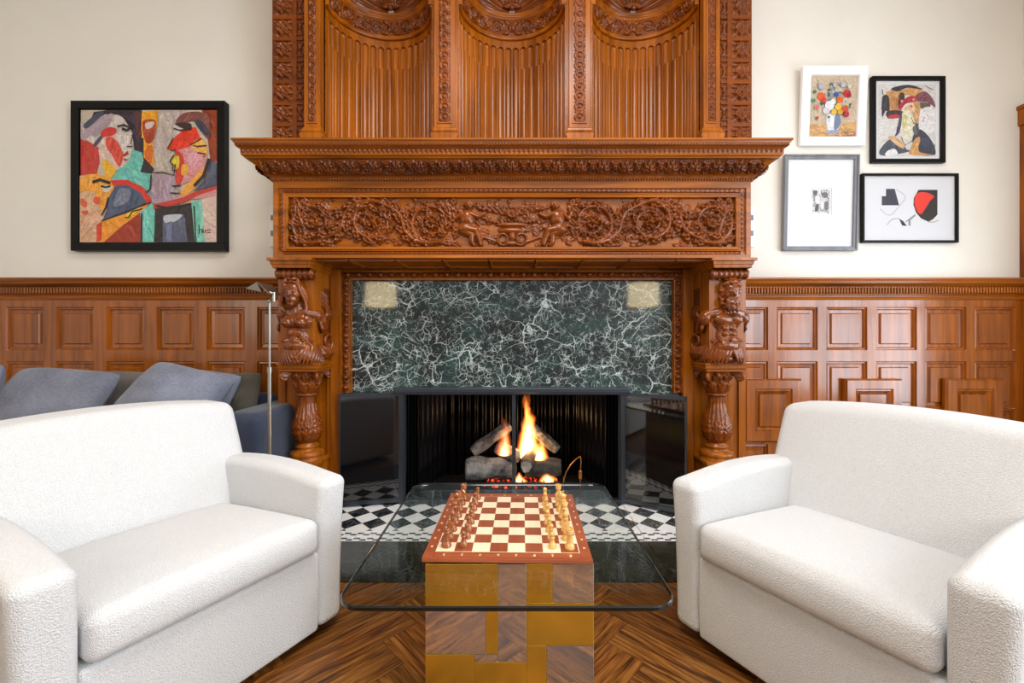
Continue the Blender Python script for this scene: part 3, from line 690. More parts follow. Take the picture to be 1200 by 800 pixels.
for sx, male in ((-1, False), (1, True)):
    X0 = sx*CXC; inn = -sx
    mb = MB()                                                  # capital block under the beam
    p2 = [(X0-.112, 2.955), (X0-.112, FY+.012), (X0+.112, FY+.012), (X0+.112, 2.955)]
    mb.sweep([(0, 1.572), (.004, 1.580), (.004, 1.59), (.010, 1.594), (.012, 1.612), (.024, 1.616), (.024, ZS), (-.1, ZS)], p2)
    mb.box(X0-.108, X0+.108, 2.68, 2.96, .98, 1.575)
    BR = mb.build('bracket_block', M_WZ, MANT)
    mb = MB(); pr = []                                         # bolster roll with volute ends
    for t in np.linspace(-1, 1, 41): pr.append((.030+.004*math.cos(t*22)+(.005 if abs(t) > .9 else 0)-(.008 if .8 < abs(t) < .88 else 0), t*.112))
    Mx = Matrix.Translation((X0, 2.655, 1.543)) @ Euler((0, PI/2, 0)).to_matrix().to_4x4(); mb.lathe(pr, seg=24, M=Mx)
    for e in (-1, 1):
        pts = [(X0+e*.114, 2.655+.028*(1-t/14)*math.cos(t), 1.543+.028*(1-t/14)*math.sin(t)) for t in np.linspace(0, 12, 50)]; mb.tube(pts, .0045, 6)
    mb.box(X0-.10, X0+.10, 2.66, 2.70, 1.51, 1.575); mb.build('bolster', M_FIG, BR)
    organic('carved_figure', figure(inn, male), .0036, M_FIG, MANT, 2, (X0, CYC, 0))
    if male: tag(MANT.children[-1], 'carved bearded half figure')
    # column: abacus, volutes, bell, shaft, base, pedestal
    mb = MB(); mb.sweep([(0, .93), (.006, .934), (.006, .945), (.016, .952), (.018, .972), (.022, .975), (.022, .986), (-.11, .986)], [(X0-.112, 2.93), (X0-.112, 2.70), (X0+.112, 2.70), (X0+.112, 2.93)])
    mb.box(X0-.11, X0+.11, 2.70, 2.93, .93, .985)
    for k in range(9): x = X0-.108+.027*k; mb.box(x-.008, x+.008, 2.682, 2.70, .953, .970)
    AB = mb.build('abacus', M_WX, MANT)
    def fnv(m):
        for e in (-1, 1):
            for d in (-1, 1):
                u = Vector((e*.098, d*.098, 0)); pts = []
                for t in np.linspace(0, 9.5, 40): r = .032*(1-t/13); q = Vector((e, d, 0)).normalized()*(-r*math.cos(t)); pts.append((u.x+q.x, u.y+q.y, .898+r*math.sin(t)))
                m.tube(pts, .010, 7); m.ell((u.x, u.y, .898), (.012, .012, .012))
                m.tube([(u.x, u.y, .925), (e*.06, d*.06, .915), (e*.04, d*.04, .87)], [.010, .012, .008], 7)
        m.lathe([(.058, .775), (.062, .80), (.062, .83), (.070, .87), (.090, .915), (.10, .935)], seg=24)
        for k in range(8):
            a = 2*PI*k/8
            for (z0, z1, r0, r1, w) in ((.795, .865, .062, .086, .020), (.85, .918, .068, .098, .016)):
                b = a+(PI/8 if z0 > .82 else 0); c, s_ = math.cos(b), math.sin(b)
                m.tube([(r0*c, r0*s_, z0), ((r0+.004)*c, (r0+.004)*s_, (z0+z1)/2), (r1*c, r1*s_, z1), ((r1+.004)*c, (r1+.004)*s_, z1-.012)], [w*.6, w, w*.7, w*.3], 7)
                for e in (-1, 1): b2 = b+e*.22; m.tube([(r0*math.cos(b2), r0*math.sin(b2), z0), (r1*.95*math.cos(b2), r1*.95*math.sin(b2), z1-.018)], [.008, .010], 6)
    organic('column_capital', fnv, .0042, M_CARVE, MANT, 2, (X0, CYC, 0))
    cs = Carve(1.0, .34, .006)                                 # leaves on the swelling shaft, unrolled
    for k in range(8):
        x = (k+.5)/8
        cs.leaf(x, .02, .20, .052, PI/2, .010, 6)
        for e in (-1, 1): cs.leaf(x, .03, .12, .03, PI/2-e*.5, .008, 4); cs.leaf(x+e*.06, .12, .16, .018, PI/2, .006, 3)
        cs.stroke([(x, .22), (x, .33)], .022, .016, .004)
    prof = []; zz = np.linspace(.445, .785, 110)
    def rs(z):
        t = (z-.445)/.34; return float(np.interp(t, [0, .05, .14, .26, .38, .5, .65, .8, 1], [.052, .055, .074, .086, .083, .072, .059, .050, .049]))
    A = np.zeros((110, 129, 3))
    for j, z in enumerate(zz):
        for i in range(129):
            th = 2*PI*i/128; hh = cs.H[min(cs.ny-1, int((z-.445)/.34*(cs.ny-1))), int((i % 128)/128*(cs.nx-1))]
            r = rs(z)+hh; A[j, i] = (X0+r*math.cos(th), CYC+r*math.sin(th), z)
    mb = MB(); mb.grid(A)
    mb.lathe([(.056, .765), (.066, .768), (.070, .776), (.066, .784), (.056, .788)], (X0, CYC, 0), 32)
    mb.build('column_shaft', M_CARVE, MANT)
    mb = MB(); mb.lathe([(.055, .47), (.058, .452), (.072, .445), (.072, .436), (.064, .428), (.072, .415), (.098, .408), (.106, .394), (.104, .380), (.098, .370), (.108, .364), (.108, .355)], (X0, CYC, 0), 40)
    mb.rbox(X0-.115, X0+.115, CYC-.115, CYC+.112, .335, .358, .004)
    mb.rbox(X0-.105, X0+.105, CYC-.105, CYC+.112, .10, .336, .004)
    mb.rbox(X0-.118, X0+.118, CYC-.118, CYC+.112, 0, .10, .008); mb.rings(X0-.075, X0+.075, .13, .31, CYC-.105, [(0, 0), (.006, .008), (.012, 0), (.03, -.0), (.036, .006)])
    mb.build('column_base', M_WZ, MANT)

# ------------------------------------------------------------------ the overmantel
OV = thing('overmantel', (0, 2.95, 2.29), 'tall carved walnut overmantel with three fluted shell niches above the mantel shelf', 'overmantel')
OZ, OT, OYF = 2.289, 3.98, 2.90
NX = (-.907, .0, .907); NR = .362
mb = MB()
for a, b in ((-1.655, -1.28), (1.28, 1.655)): mb.box(a, b, 2.955, YW, OZ, OT)
for a, b in ((-.537, -.37), (.37, .537)): mb.box(a, b, OYF, YW, OZ, OT)
for sx in (-1, 1): a, b = sorted((sx*1.270, sx*1.41)); mb.box(a, b, OYF, YW-.1, OZ, OT)
mb.build('backing_panel', M_WZ, OV)
for sx in (-1, 1):                                             # outer strips of square rosettes
    mb = MB(); x0, x1, x2, x3 = 1.652, 1.512, 1.485, 1.443; yy = 2.955
    def bx(a, b, z0, z1, o): a, b = sorted((sx*a, sx*b)); mb.box(a, b, yy-o, yy, z0, z1)
    bx(x1, x2, OZ, OT, .014); bx(1.657, 1.647, OZ, OT, .006)
    z = zpx(164.5, 2.95)-.0; zs = [zpx(21+25.1*k, 2.95) for k in range(-3, 7)]
    for q in zs:
        if q > OZ: bx(x0, x1, q-.013, q+.013, .012); bx(x2, x3, q-.008, q+.008, .010)
    c = Carve(.140, .122, .0035); c.rosette(.07, .061, .062, 4, .030, PI/4); c.rosette(.07, .061, .066, 4, .022, 0); c.blob(.07, .061, .016, h=.034)
    for ex in (0, .14):
        for ez in (0, .122): c.leaf(ex, ez, .05, .016, math.atan2(.061-ez, .07-ex), .012, 2)
    c2 = Carve(.042, .132, .0035)
    for k in (-1, 1): c2.leaf(.021, .066, .062, .014, k*PI/2, .016, 3); c2.leaf(.021, .066+k*.03, .035, .009, k*.6, .012, 2); c2.leaf(.021, .066+k*.03, .035, .009, PI-k*.6, .012, 2)
    c2.blob(.021, .066, .012, h=.02)
    for q in zs[:-1]+[zs[-1]]:
        zz0 = q-.148+.013
        H, H2, hh, h2 = c.H, c2.H, .122, .132
        if zz0 < OZ: continue
        mb.relief(H, (sx*x1, yy-.002, zz0), (sx*.140, 0, 0), (0, 0, hh), (0, -1, 0)); mb.relief(H2, (sx*x3, yy-.002, zz0-.005), (sx*.042, 0, 0), (0, 0, h2), (0, -1, 0))
    mb.build('rosette_strip', M_CARVE, OV)
def pilaster(xa, xb):
    mb = MB(); y = OYF; xm = (xa+xb)/2; d = .045
    mb.box(xa+.018, xb-.018, y-d, y, OZ+.2, 3.62); mb.box(xa, xb, y-d-.02, y, OZ, OZ+.196)
    # base and capital
    B0 = OZ+.196; pb = [(0, B0), (.020, B0), (.020, B0+.024), (.010, B0+.028), (.016, B0+.040), (.010, B0+.048), (.008, B0+.060), (0, B0+.07), (-.01, B0+.075)]
    mb.sweep(pb, [(xa+.016, y+.02), (xa+.016, y-d), (xb-.016, y-d), (xb-.016, y+.02)])
    mb.sweep([(0, 3.60), (.02, 3.63), (.02, 3.66), (.03, 3.68), (.03, 3.72), (-.02, 3.72)], [(xa+.016, y+.02), (xa+.016, y-d), (xb-.016, y-d), (xb-.016, y+.02)])
    zz0, zz1 = 2.588, 3.405; xi0, xi1 = xa+.045, xb-.045
    for a, b, c_, e in ((xi0-.008, xi1+.008, zz0-.008, zz0), (xi0-.008, xi1+.008, zz1, zz1+.008), (xi0-.008, xi0, zz0, zz1), (xi1, xi1+.008, zz0, zz1)): mb.box(a, b, y-d-.006, y-d, c_, e)
    o = mb.build('pilaster', M_WZ, OV)
    w = xi1-xi0; L = zz1-zz0; n = round(L/.070); c = Carve(w, L/n, .0028); p = L/n
    for q in (0, p): pass
    a = np.linspace(0, 2*PI, 40); c.stroke([(w/2+w*.36*math.cos(t), p/2+p*.40*math.sin(t)) for t in a], w*.09, w*.09, .009); c.blob(w/2, p/2, w*.17, h=.012)
    for q in (0, p):
        for s in (-1, 1): c.leaf(w/2, q, w*.48, w*.09, (0 if s > 0 else PI), .009, 2)
    H = np.tile(c.H[:-1, :], (n, 1)); mb = MB(); mb.relief(H, (xi0, y-d-.001, zz0), (w, 0, 0), (0, 0, L), (0, -1, 0)); mb.build('guilloche', M_CARVE, o)
for xa, xb in ((-1.408, -1.264), (-.537, -.366), (.366, .537), (1.264, 1.408)): pilaster(xa, xb)
for xc in NX:
    mb = MB(); NF, SEG = 20, 16
    zr = [OZ, OZ+.02, 3.182, 3.186, 3.19, 3.30]+list(np.linspace(3.315, 3.346, 9))+[3.348, 3.40]
    A = np.zeros((len(zr), NF*SEG+1, 3))
    for j, z in enumerate(zr):
        for i in range(NF*SEG+1):
            th = PI*i/(NF*SEG); t = ((i/SEG) % 1.0)-.5; hw = .42
            if z > 3.32: hw = .42*math.sqrt(max(0, 1-((z-3.32)/.027)**2))
            r = NR
            if z < 3.347 and hw > 0 and abs(t) < hw:
                r += .016*math.sqrt(1-(t/hw)**2)
                if z <= 3.183 and abs(t) < .30: r -= .016*math.sqrt(1-(t/.30)**2)
            A[j, i] = (xc+r*math.cos(th), OYF+r*.94*math.sin(th), z)
    mb.grid(A, smooth=False)
    NI = mb.build('fluted_niche', M_WZ, OV)
    mb = MB()
    def half(prof):
        n = 48; B = np.zeros((len(prof), n+1, 3))
        for j, (r, z) in enumerate(prof):
            for i in range(n+1): th = PI*i/n; B[j, i] = (xc+r*math.cos(th), OYF+r*.94*math.sin(th), z)
        mb.grid(B)
    half([(.365, 3.396), (.352, 3.396), (.345, 3.402), (.345, 3.412), (.346, 3.416), (.346, 3.424), (.338, 3.532), (.330, 3.535), (.326, 3.543), (.330, 3.551), (.334, 3.554), (.332, 3.566), (.326, 3.570), (.323, 3.578), (.328, 3.586), (.36, 3.588)])
    RG_ = mb.build('ring_moulding', M_WX, NI)
    c = Carve(1.0, .10, .0032); 
    for s in (-1, 1):
        for k in range(4):
            x = .5+s*(.11+.105*k); pts = [(x+s*.036*math.cos(t)*(1-t/10), .05+.036*math.sin(t)*(1-t/10)*(1 if k % 2 else -1)) for t in np.linspace(-2.6, 4.2, 24)]; c.stroke(pts, .007, .004, .013); c.rosette(x, .05, .018, 5, .013)
            for q in range(7): a = rng.uniform(0, 6.28); c.leaf(x+.04*math.cos(a), .05+.035*math.sin(a), .04, .011, a+.6, .011, 2, bend=.3)
    c.blob(.5, .055, .030, .034, 0, .020); c.blob(.5, .05, .008, .016, 0, .028); c.blob(.487, .064, .008, .005, 0, .026); c.blob(.513, .064, .008, .005, 0, .026)
    for s in (-1, 1):
        c.leaf(.5+s*.012, .03, .07, .014, PI/2-s*2.4, .018, 2, bend=.4*s); c.leaf(.5+s*.015, .07, .06, .014, PI/2-s*1.0, .018, 2)
        c.stroke([(.5+s*.014, .05), (.5+s*.02, .02), (.5+s*.045, .008)], .009, .004, .018)
    c.H[0, :] = 0; c.H[-1, :] = 0; B = np.zeros((c.ny, c.nx, 3))
    th = PI*(1-np.linspace(0, 1, c.nx))[None, :]; v = np.linspace(0, 1, c.ny)[:, None]; r = (.345-.007*v)-c.H
    B[:, :, 0] = xc+r*np.cos(th); B[:, :, 1] = OYF+r*.94*np.sin(th); B[:, :, 2] = 3.426+.105*v
    mb = MB(); mb.grid(B); mb.build('carved_band', M_CARVE, RG_)
    mb = MB(); nf, ns = 168, 24; B = np.zeros((ns+1, nf+1, 3))
    for j in range(ns+1):
        s_ = (.04+.96*j/ns)*PI/2
        for i in range(nf+1):
            ph = -PI/2+PI*i/nf; R = .318+.020*abs(math.sin(ph*11))*(.3+.7*math.sin(s_))
            B[j, i] = (xc+R*math.sin(ph)*math.sin(s_), OYF+R*.94*math.cos(s_), 3.584+R*math.cos(ph)*math.sin(s_))
    mb.grid(B); mb.ell((xc, OYF+.282, 3.605), (.020, .020, .020))
    for k in range(7): a = -1.2+2.4*k/6; mb.ell((xc+.05*math.sin(a), OYF+.278, 3.596+.04*math.cos(a)), (.012, .012, .026), (0, a, 0))
    mb.build('shell', M_CARVE, NI)
    # spandrel above the arch
    mb = MB(); n = 32; vs = []
    for i in range(n+1): t = PI*i/n; vs += [(xc+.34*math.cos(t), OYF, 3.59+.34*math.sin(t)), (xc+.372*max(-1, min(1, 1.5*math.cos(t))), OYF, OT)]
    mb.add(vs, [(2*i, 2*i+1, 2*i+3, 2*i+2) for i in range(n)])
    for s in (-1, 1): a, b = sorted((xc+s*.361, xc+s*.372)); mb.box(a, b, OYF, OYF+.01, OZ, 3.62); a, b = sorted((xc+s*.338, xc+s*.372)); mb.box(a, b, OYF+.001, OYF+.012, 3.412, 3.62)
    mb.build('spandrel', M_WX, NI)
# ------------------------------------------------------------------ hearth
HE = thing('hearth', (0, 2.5, 0), 'flush hearth of black and white diamond marble tiles with dark green border slabs', 'hearth')
HY0, HYM, HYB = 2.00, 2.396, 2.965
def clip(poly, x0, x1, y0, y1):
    for ax, lim, sg in ((0, x0, 1), (0, x1, -1), (1, y0, 1), (1, y1, -1)):
        out = []
        for i in range(len(poly)):
            a, b = poly[i-1], poly[i]; ia = sg*(a[ax]-lim) >= 0; ib = sg*(b[ax]-lim) >= 0
            if ia != ib: t = (lim-a[ax])/(b[ax]-a[ax]); out.append((a[0]+t*(b[0]-a[0]), a[1]+t*(b[1]-a[1])))
            if ib: out.append(b)
        poly = out
        if not poly: break
    return poly
segs = [(-1.2, -.759), (-.755, .755), (.759, 1.2)]
for (x0, x1) in segs:
    mb = MB(); mb.box(x0, x1, HYM, HYB, -.03, .006, 0)
    p = .155
    for i in range(-9, 15):
        for j in range(-3, 5):
            cx, cy = -.69+i*p, 2.785+j*p*1.04; q = clip([(cx-p/2, cy), (cx, cy-p*.52), (cx+p/2, cy), (cx, cy+p*.52)], x0, x1, HYM+.125, HYB)
            if len(q) > 2: mb.add([(a, b, .0066) for a, b in q], [tuple(range(len(q)))], 1)
    k = 0; x = math.floor(x0/.075)*.075
    while x < x1:
        for row, off in ((HYM+.085, 0), (HYM+.068, .0375), (HYM+.022, .0), (HYM+.005, .0375)):
            a, b = max(x0, x+off), min(x1, x+off+.036)
            if b > a: mb.box(a, b, row, row+.017, .0055, .0066, 1)
        x += .075
    mb.build('tile_panel', [M_WMARB, M_BMARB], HE)
    mb = MB(); mb.box(x0, x1, HY0, HYM-.003, -.03, .006); mb.build('border_slab', M_VERDE2, HE)

# ------------------------------------------------------------------ firebox, screen, fire
FB = thing('firebox', (0, 3.2, 0), 'black fluted metal firebox recess behind the fire screen', 'firebox')
mb = MB(); mb.box(-.80, .80, 3.06, 3.62, -.05, .004); mb.box(-.80, .80, 3.06, 3.62, .80, .86)
mb.build('floor_plate', M_FBOX, FB)
def wavy(mb, x0, x1, y, z0, z1, amp, n, mat=0, yfn=None):
    A = np.zeros((2, n*10+1, 3))
    for i in range(n*10+1):
        t = i/(n*10); q = amp*math.sin(2*PI*n*t)+(.4*amp*math.sin(2*PI*n*.37*t+1))
        for j, z in enumerate((z0, z1)): A[j, i] = (x0+(x1-x0)*t, y+q, z)
    mb.grid(A, mat)
M_FLUTE = plain('black_enamel_lining', S(24, 25, 30), .20, .8)
mb = MB(); wavy(mb, -.56, .56, 3.56, 0, .83, .012, 17); mb.build('back_lining', M_FLUTE, FB)
for sx in (-1, 1):
    mb = MB(); A = np.zeros((2, 91, 3))
    for i in range(91):
        t = i/90; q = .013*math.sin(2*PI*9*t); dx, dy = .24, -.5; L_ = math.hypot(dx, dy)
        for j, z in enumerate((0, .83)): A[j, i] = (sx*(.55+dx*t-q*.9), 3.56+dy*t-q*.4, z)
    mb.grid(A); mb.build('side_lining', M_FLUTE, FB)
SCN = thing('fire_screen', (0, 2.93, 0), 'black iron fire screen with centre bar and two smoked glass doors folded open', 'fire screen')
mb = MB(); zt = .772
mb.rbox(-.80, .80, 2.885, 2.965, .772, .806, .005, 1, 0, smooth=False); mb.box(-.79, .79, 2.90, 2.965, .760, .774)
mb.box(-.775, -.745, 2.92, 2.965, .006, .772); mb.box(.745, .775, 2.92, 2.965, .006, .772); mb.box(-.775, .775, 2.925, 2.965, .006, .035)
mb.box(-.745, -.735, 2.935, 2.965, .03, .76); mb.box(.735, .745, 2.935, 2.965, .03, .76)
mb.build('frame', M_IRONG, SCN)
mb = MB(); mb.box(-.0, .026, 2.93, 2.95, .03, .765); mb.build('centre_bar', M_IRONG, SCN)
for sx, ax, ay in ((-1, -1.160, 2.862), (1, 1.112, 2.715)):
    h = Vector((sx*.768, 2.935, 0)); d = Vector((ax, ay, 0))-h; L = d.length; ang = math.atan2(d.y, d.x)
    M = Matrix.Translation(h) @ Matrix.Rotation(ang, 4, 'Z'); o = 1 if sx > 0 else -1
    mb = MB()
    for a, b, c, e in ((0, L, .020, .048), (0, L, .748, .772), (0, .012, .02, .77), (L-.010, L, .02, .77)): mb.box(a, b, -.011, .011, c, e, M=M)
    D = mb.build('door', M_IRONG, SCN)
    mb = MB(); mb.box(.01, L-.008, -.004, .004, .046, .75, M=M); mb.build('pane', M_DKGL, D)
    mb = MB(); mb.rbox(L*.35, L*.35+.03, -.016, -.010, .772, .778, .002, 1, M=M); mb.build('catch', M_IRON, D)
for sx in (-1, 1):
    mb = MB(); A = np.zeros((14, 121, 3))
    for j in range(14):
        z = .03+.725*j/13
        for i in range(121):
            t = i/120; x = sx*(.742-.09*t); A[j, i] = (x, 3.01+.016*math.sin(t*2*PI*4)+.006*math.sin(t*31+z*2), z)
    mb.grid(A); mb.tube([(sx*.74, 3.01, .757), (sx*.02, 3.01, .757)], .006, 8); mb.build('mesh_curtain', M_MESHC, SCN)
# burner and logs
BN = thing('fire_grate', (.06, 3.2, 0), 'low black grate with glowing embers under the gas logs', 'grate')
mb = MB(); mb.rbox(-.22, .36, 3.08, 3.40, .004, .05, .008)
for k in range(7): x = -.16+.078*k; mb.tube([(x, 3.07, .05), (x, 3.07, .115), (x, 3.10, .105), (x, 3.36, .105)], .009, 6)
mb.tube([(-.20, 3.08, .10), (.34, 3.08, .10)], .008, 6); mb.build('grate_bars', M_IRON, BN)
def emis(name, stops, st, scale=30):
    m, nt, b, o = nodes(name); n = N(nt, 'TexNoise'); n.inputs['Scale'].default_value = scale; n.inputs['Detail'].default_value = 4; nt.links.new(coords(nt), n.inputs['Vector'])
    b.inputs['Base Color'].default_value = S(30, 26, 26); b.inputs['Roughness'].default_value = .9
    nt.links.new(ramp(nt, n.outputs['Fac'], stops), b.inputs['Emission Color']); b.inputs['Emission Strength'].default_value = st; return m
M_EMBER = emis('glowing_embers', [(.48, (0, 0, 0, 1)), (.6, (.8, .03, .01, 1)), (.72, (1, .25, .05, 1))], 1.6, 40)
mb = MB()
for k in range(150): mb.ell((rng.uniform(-.20, .34), rng.uniform(3.085, 3.36), .055+rng.uniform(0, .02)), tuple(rng.uniform(.008, .018, 3)), tuple(rng.uniform(0, 3, 3)), 6, 4)
tag(mb.build('embers', M_EMBER, BN), kind='stuff')
def logmat(name, a, b_):
    m, nt, b, o = nodes(name); n = N(nt, 'TexNoise'); n.inputs['Scale'].default_value = 9; n.inputs['Detail'].default_value = 8; n.inputs['Roughness'].default_value = .7; nt.links.new(coords(nt), n.inputs['Vector'])
    nt.links.new(ramp(nt, n.outputs['Fac'], [(.38, a), (.62, b_)]), b.inputs['Base Color']); b.inputs['Roughness'].default_value = .9; bump(nt, b, n.outputs['Fac'], .02); return m
M_LOG = logmat('charred_log', S(26, 25, 26), S(124, 120, 118)); M_LOGE = logmat('log_end', S(120, 112, 104), S(178, 168, 156)); M_LOGB = logmat('black_log', S(18, 17, 17), S(62, 58, 54))
def log(p0, p1, r, label, mat=M_LOG, seed=0):
    p0, p1 = Vector(p0), Vector(p1); g = np.random.RandomState(seed); n = 22; seg = 28; L = (p1-p0).length; mb = MB()
    ph = g.uniform(0, 6, 6); pr = []
    def mod(t, rr, z): return 1+.10*math.sin(3*t+ph[0]+z*9)+.07*math.sin(7*t+ph[1]-z*14)+.06*math.sin(13*t+ph[2]+z*6)+.07*math.sin(z*34+ph[3]+2*t)
    pr = [(r*(.90+.10*min(1, i/2.0, (n-i)/2.0)), L*i/n) for i in range(n+1)]
    M = (p1-p0).to_track_quat('Z', 'Y').to_matrix().to_4x4()
    mb.lathe(pr, seg=seg, M=M, mod=mod, cap=False)
    o = mb.build('fire_log', mat); o.location = p0; tag(o, label, 'log', 'gas fire logs')
    for z, rev in ((0, True), (L, False)):
        e = MB(); ring = [M @ Vector((r*.9*mod(2*PI*k/seg, 1, z)*math.cos(2*PI*k/seg), r*.9*mod(2*PI*k/seg, 1, z)*math.sin(2*PI*k/seg), z+(-.002 if rev else .002))) for k in range(seg)]
        e.add(ring, [tuple(range(seg))], 0); c = e.build('log_end', M_LOGE, o, world=False)
    return o
log((-.335, 3.10, .19), (.02, 3.16, .185), .075, 'thick grey charred log lying at front left of the fire', M_LOG, 1)
log((-.30, 3.24, .275), (-.02, 3.34, .46), .042, 'thin charred log leaning up to the right behind the left flame', M_LOG, 2)
log((-.10, 3.25, .30), (.03, 3.12, .275), .05, 'short charred log under the small left flame', M_LOG, 3)
log((.10, 3.02, .235), (.17, 3.30, .29), .045, 'log with its round pale end facing out beside the tall flame', M_LOGB, 4)
log((.10, 3.16, .185), (.36, 3.13, .195), .062, 'dark log lying at front right of the fire with pale right end', M_LOGB, 5)
log((.34, 3.22, .305), (.12, 3.36, .46), .040, 'charred log sloping down to the right behind the tall flame', M_LOG, 6)
# flames: emission volumes
def flame_mat(name, dens, hgt, core, tip, seed):
    m = bpy.data.materials.new(name); m.use_nodes = True; nt = m.node_tree; nt.nodes.clear(); out = nt.nodes.new('ShaderNodeOutputMaterial')
    tc = N(nt, 'TexCoord'); sp = N(nt, 'SeparateXYZ'); nt.links.new(tc.outputs['Object'], sp.inputs[0])
    mp = N(nt, 'Mapping'); mp.inputs['Scale'].default_value = (9, 9, 4.2); mp.inputs['Location'].default_value = (seed, seed*2, 0); nt.links.new(tc.outputs['Object'], mp.inputs[0])
    n = N(nt, 'TexNoise'); n.inputs['Scale'].default_value = 1.2; n.inputs['Detail'].default_value = 3; n.inputs['Distortion'].default_value = .8; nt.links.new(mp.outputs[0], n.inputs['Vector'])
    t = math_(nt, 'DIVIDE', sp.outputs[2], hgt, clamp=True)
    off = math_(nt, 'MULTIPLY', math_(nt, 'SUBTRACT', n.outputs['Fac'], .5), .16)
    x = math_(nt, 'ADD', sp.outputs[0], math_(nt, 'MULTIPLY', off, math_(nt, 'ADD', t, .25)))
    # half width shrinks towards the tip
    w = math_(nt, 'MULTIPLY', math_(nt, 'POWER', math_(nt, 'SUBTRACT', 1.02, t), .75), .105 if hgt > .3 else .075)
    rr = math_(nt, 'SQRT', math_(nt, 'ADD', math_(nt, 'MULTIPLY', x, x), math_(nt, 'MULTIPLY', sp.outputs[1], sp.outputs[1])))
    d = math_(nt, 'SUBTRACT', 1.0, math_(nt, 'DIVIDE', rr, w), clamp=True)
    d2 = math_(nt, 'MULTIPLY', math_(nt, 'POWER', d, 1.3), math_(nt, 'ADD', .35, math_(nt, 'MULTIPLY', n.outputs['Fac'], 1.2)))
    fall = math_(nt, 'SUBTRACT', 1.15, t)
    em = nt.nodes.new('ShaderNodeEmission'); heat = math_(nt, 'MULTIPLY', d2, fall)
    nt.links.new(ramp(nt, heat, [(0.0, tip), (.38, core), (.8, (1, .80, .42, 1))]), em.inputs[0]); nt.links.new(math_(nt, 'MULTIPLY', math_(nt, 'MULTIPLY', d2, fall), dens), em.inputs[1])
    nt.links.new(em.outputs[0], out.inputs['Volume']); m.cycles.volume_step_rate = .5; return m
FIRE = thing('fire', (.10, 3.2, .23), 'bright yellow orange gas flames rising from the logs', 'fire')
def flame(c, r, h, mat):
    mb = MB(); pr = [(r*.5, 0), (r, h*.1), (r*1.05, h*.3), (r*.95, h*.6), (r*.7, h*.85), (r*.3, h)]; mb.lathe(pr, seg=20)
    o = mb.build('flame', mat, FIRE, world=False); o.location = Vector(c)-FIRE.location; return o
flame((.125, 3.20, .25), .13, .47, flame_mat('tall_flame', 170, .47, (1, .42, .07, 1), (1, .14, .02, 1), 1.3))
flame((-.055, 3.10, .300), .10, .27, flame_mat('small_flame', 60, .27, (1, .30, .07, 1), (1, .12, .03, 1), 4.1))
flame((.20, 3.14, .255), .10, .16, flame_mat('low_flame', 150, .16, (1, .45, .09, 1), (1, .16, .02, 1), 7.7))
flame((.26, 3.09, .095), .07, .07, flame_mat('ember_flame', 160, .09, (1, .45, .12, 1), (1, .2, .05, 1), 2.2))
flame((.06, 3.09, .09), .06, .08, flame_mat('ember_flame', 130, .09, (1, .45, .12, 1), (1, .2, .05, 1), 5.2))
mb = MB(); q = [P(x, y, 3.05) for x, y in ((661, 560), (664, 552), (670, 543), (676, 537), (680, 534.5), (681, 540), (680.5, 548), (680, 556), (680, 575))]
mb.tube(q, .0045, 8); mb.rbox(q[-2].x-.012, q[-2].x+.012, q[-2].y-.012, q[-2].y+.012, q[-2].z-.03, q[-2].z+.03, .004); mb.tube([(q[0].x, 3.05, q[0].z), (q[0].x-.01, 3.06, .004)], .0045, 8); mb.tube([q[-1], (q[-1].x, 3.05, .004)], .005, 8)
tag(mb.build('gas_pilot_pipe', M_COPPER, loc=(q[-1].x, 3.05, 0)), 'thin bent copper pilot pipe right of the logs', 'pipe')
# two lit drum-shade lamps across the room: the marble mirrors them
M_SHADE = plain('lit_lamp_shade', S(240, 226, 190), .8); q_ = M_SHADE.node_tree.nodes['Principled BSDF']; q_.inputs['Emission Color'].default_value = (1, .80, .46, 1); q_.inputs['Emission Strength'].default_value = 9
for sx, nm in ((-1, 'left'), (1, 'right')):
    x, y = sx*2.13, -1.0; t = thing('drum_lamp', (x, y, 0), 'lit drum shade lamp mirrored at the upper %s of the green marble' % nm, 'lamp')
    mb = MB(); mb.lathe([(.16, 0), (.16, .02), (.03, .035), (.014, .06), (.014, 1.72)], (x, y, 0), 24); mb.build('stand', M_STEEL, t)
    mb = MB(); mb.lathe([(.245, 1.66), (.235, 2.02)], (x, y, 0), 40, cap=False); mb.lathe([(.241, 1.66), (.231, 2.02)], (x, y, 0), 40, cap=False); mb.build('lamp_shade', M_SHADE, t)

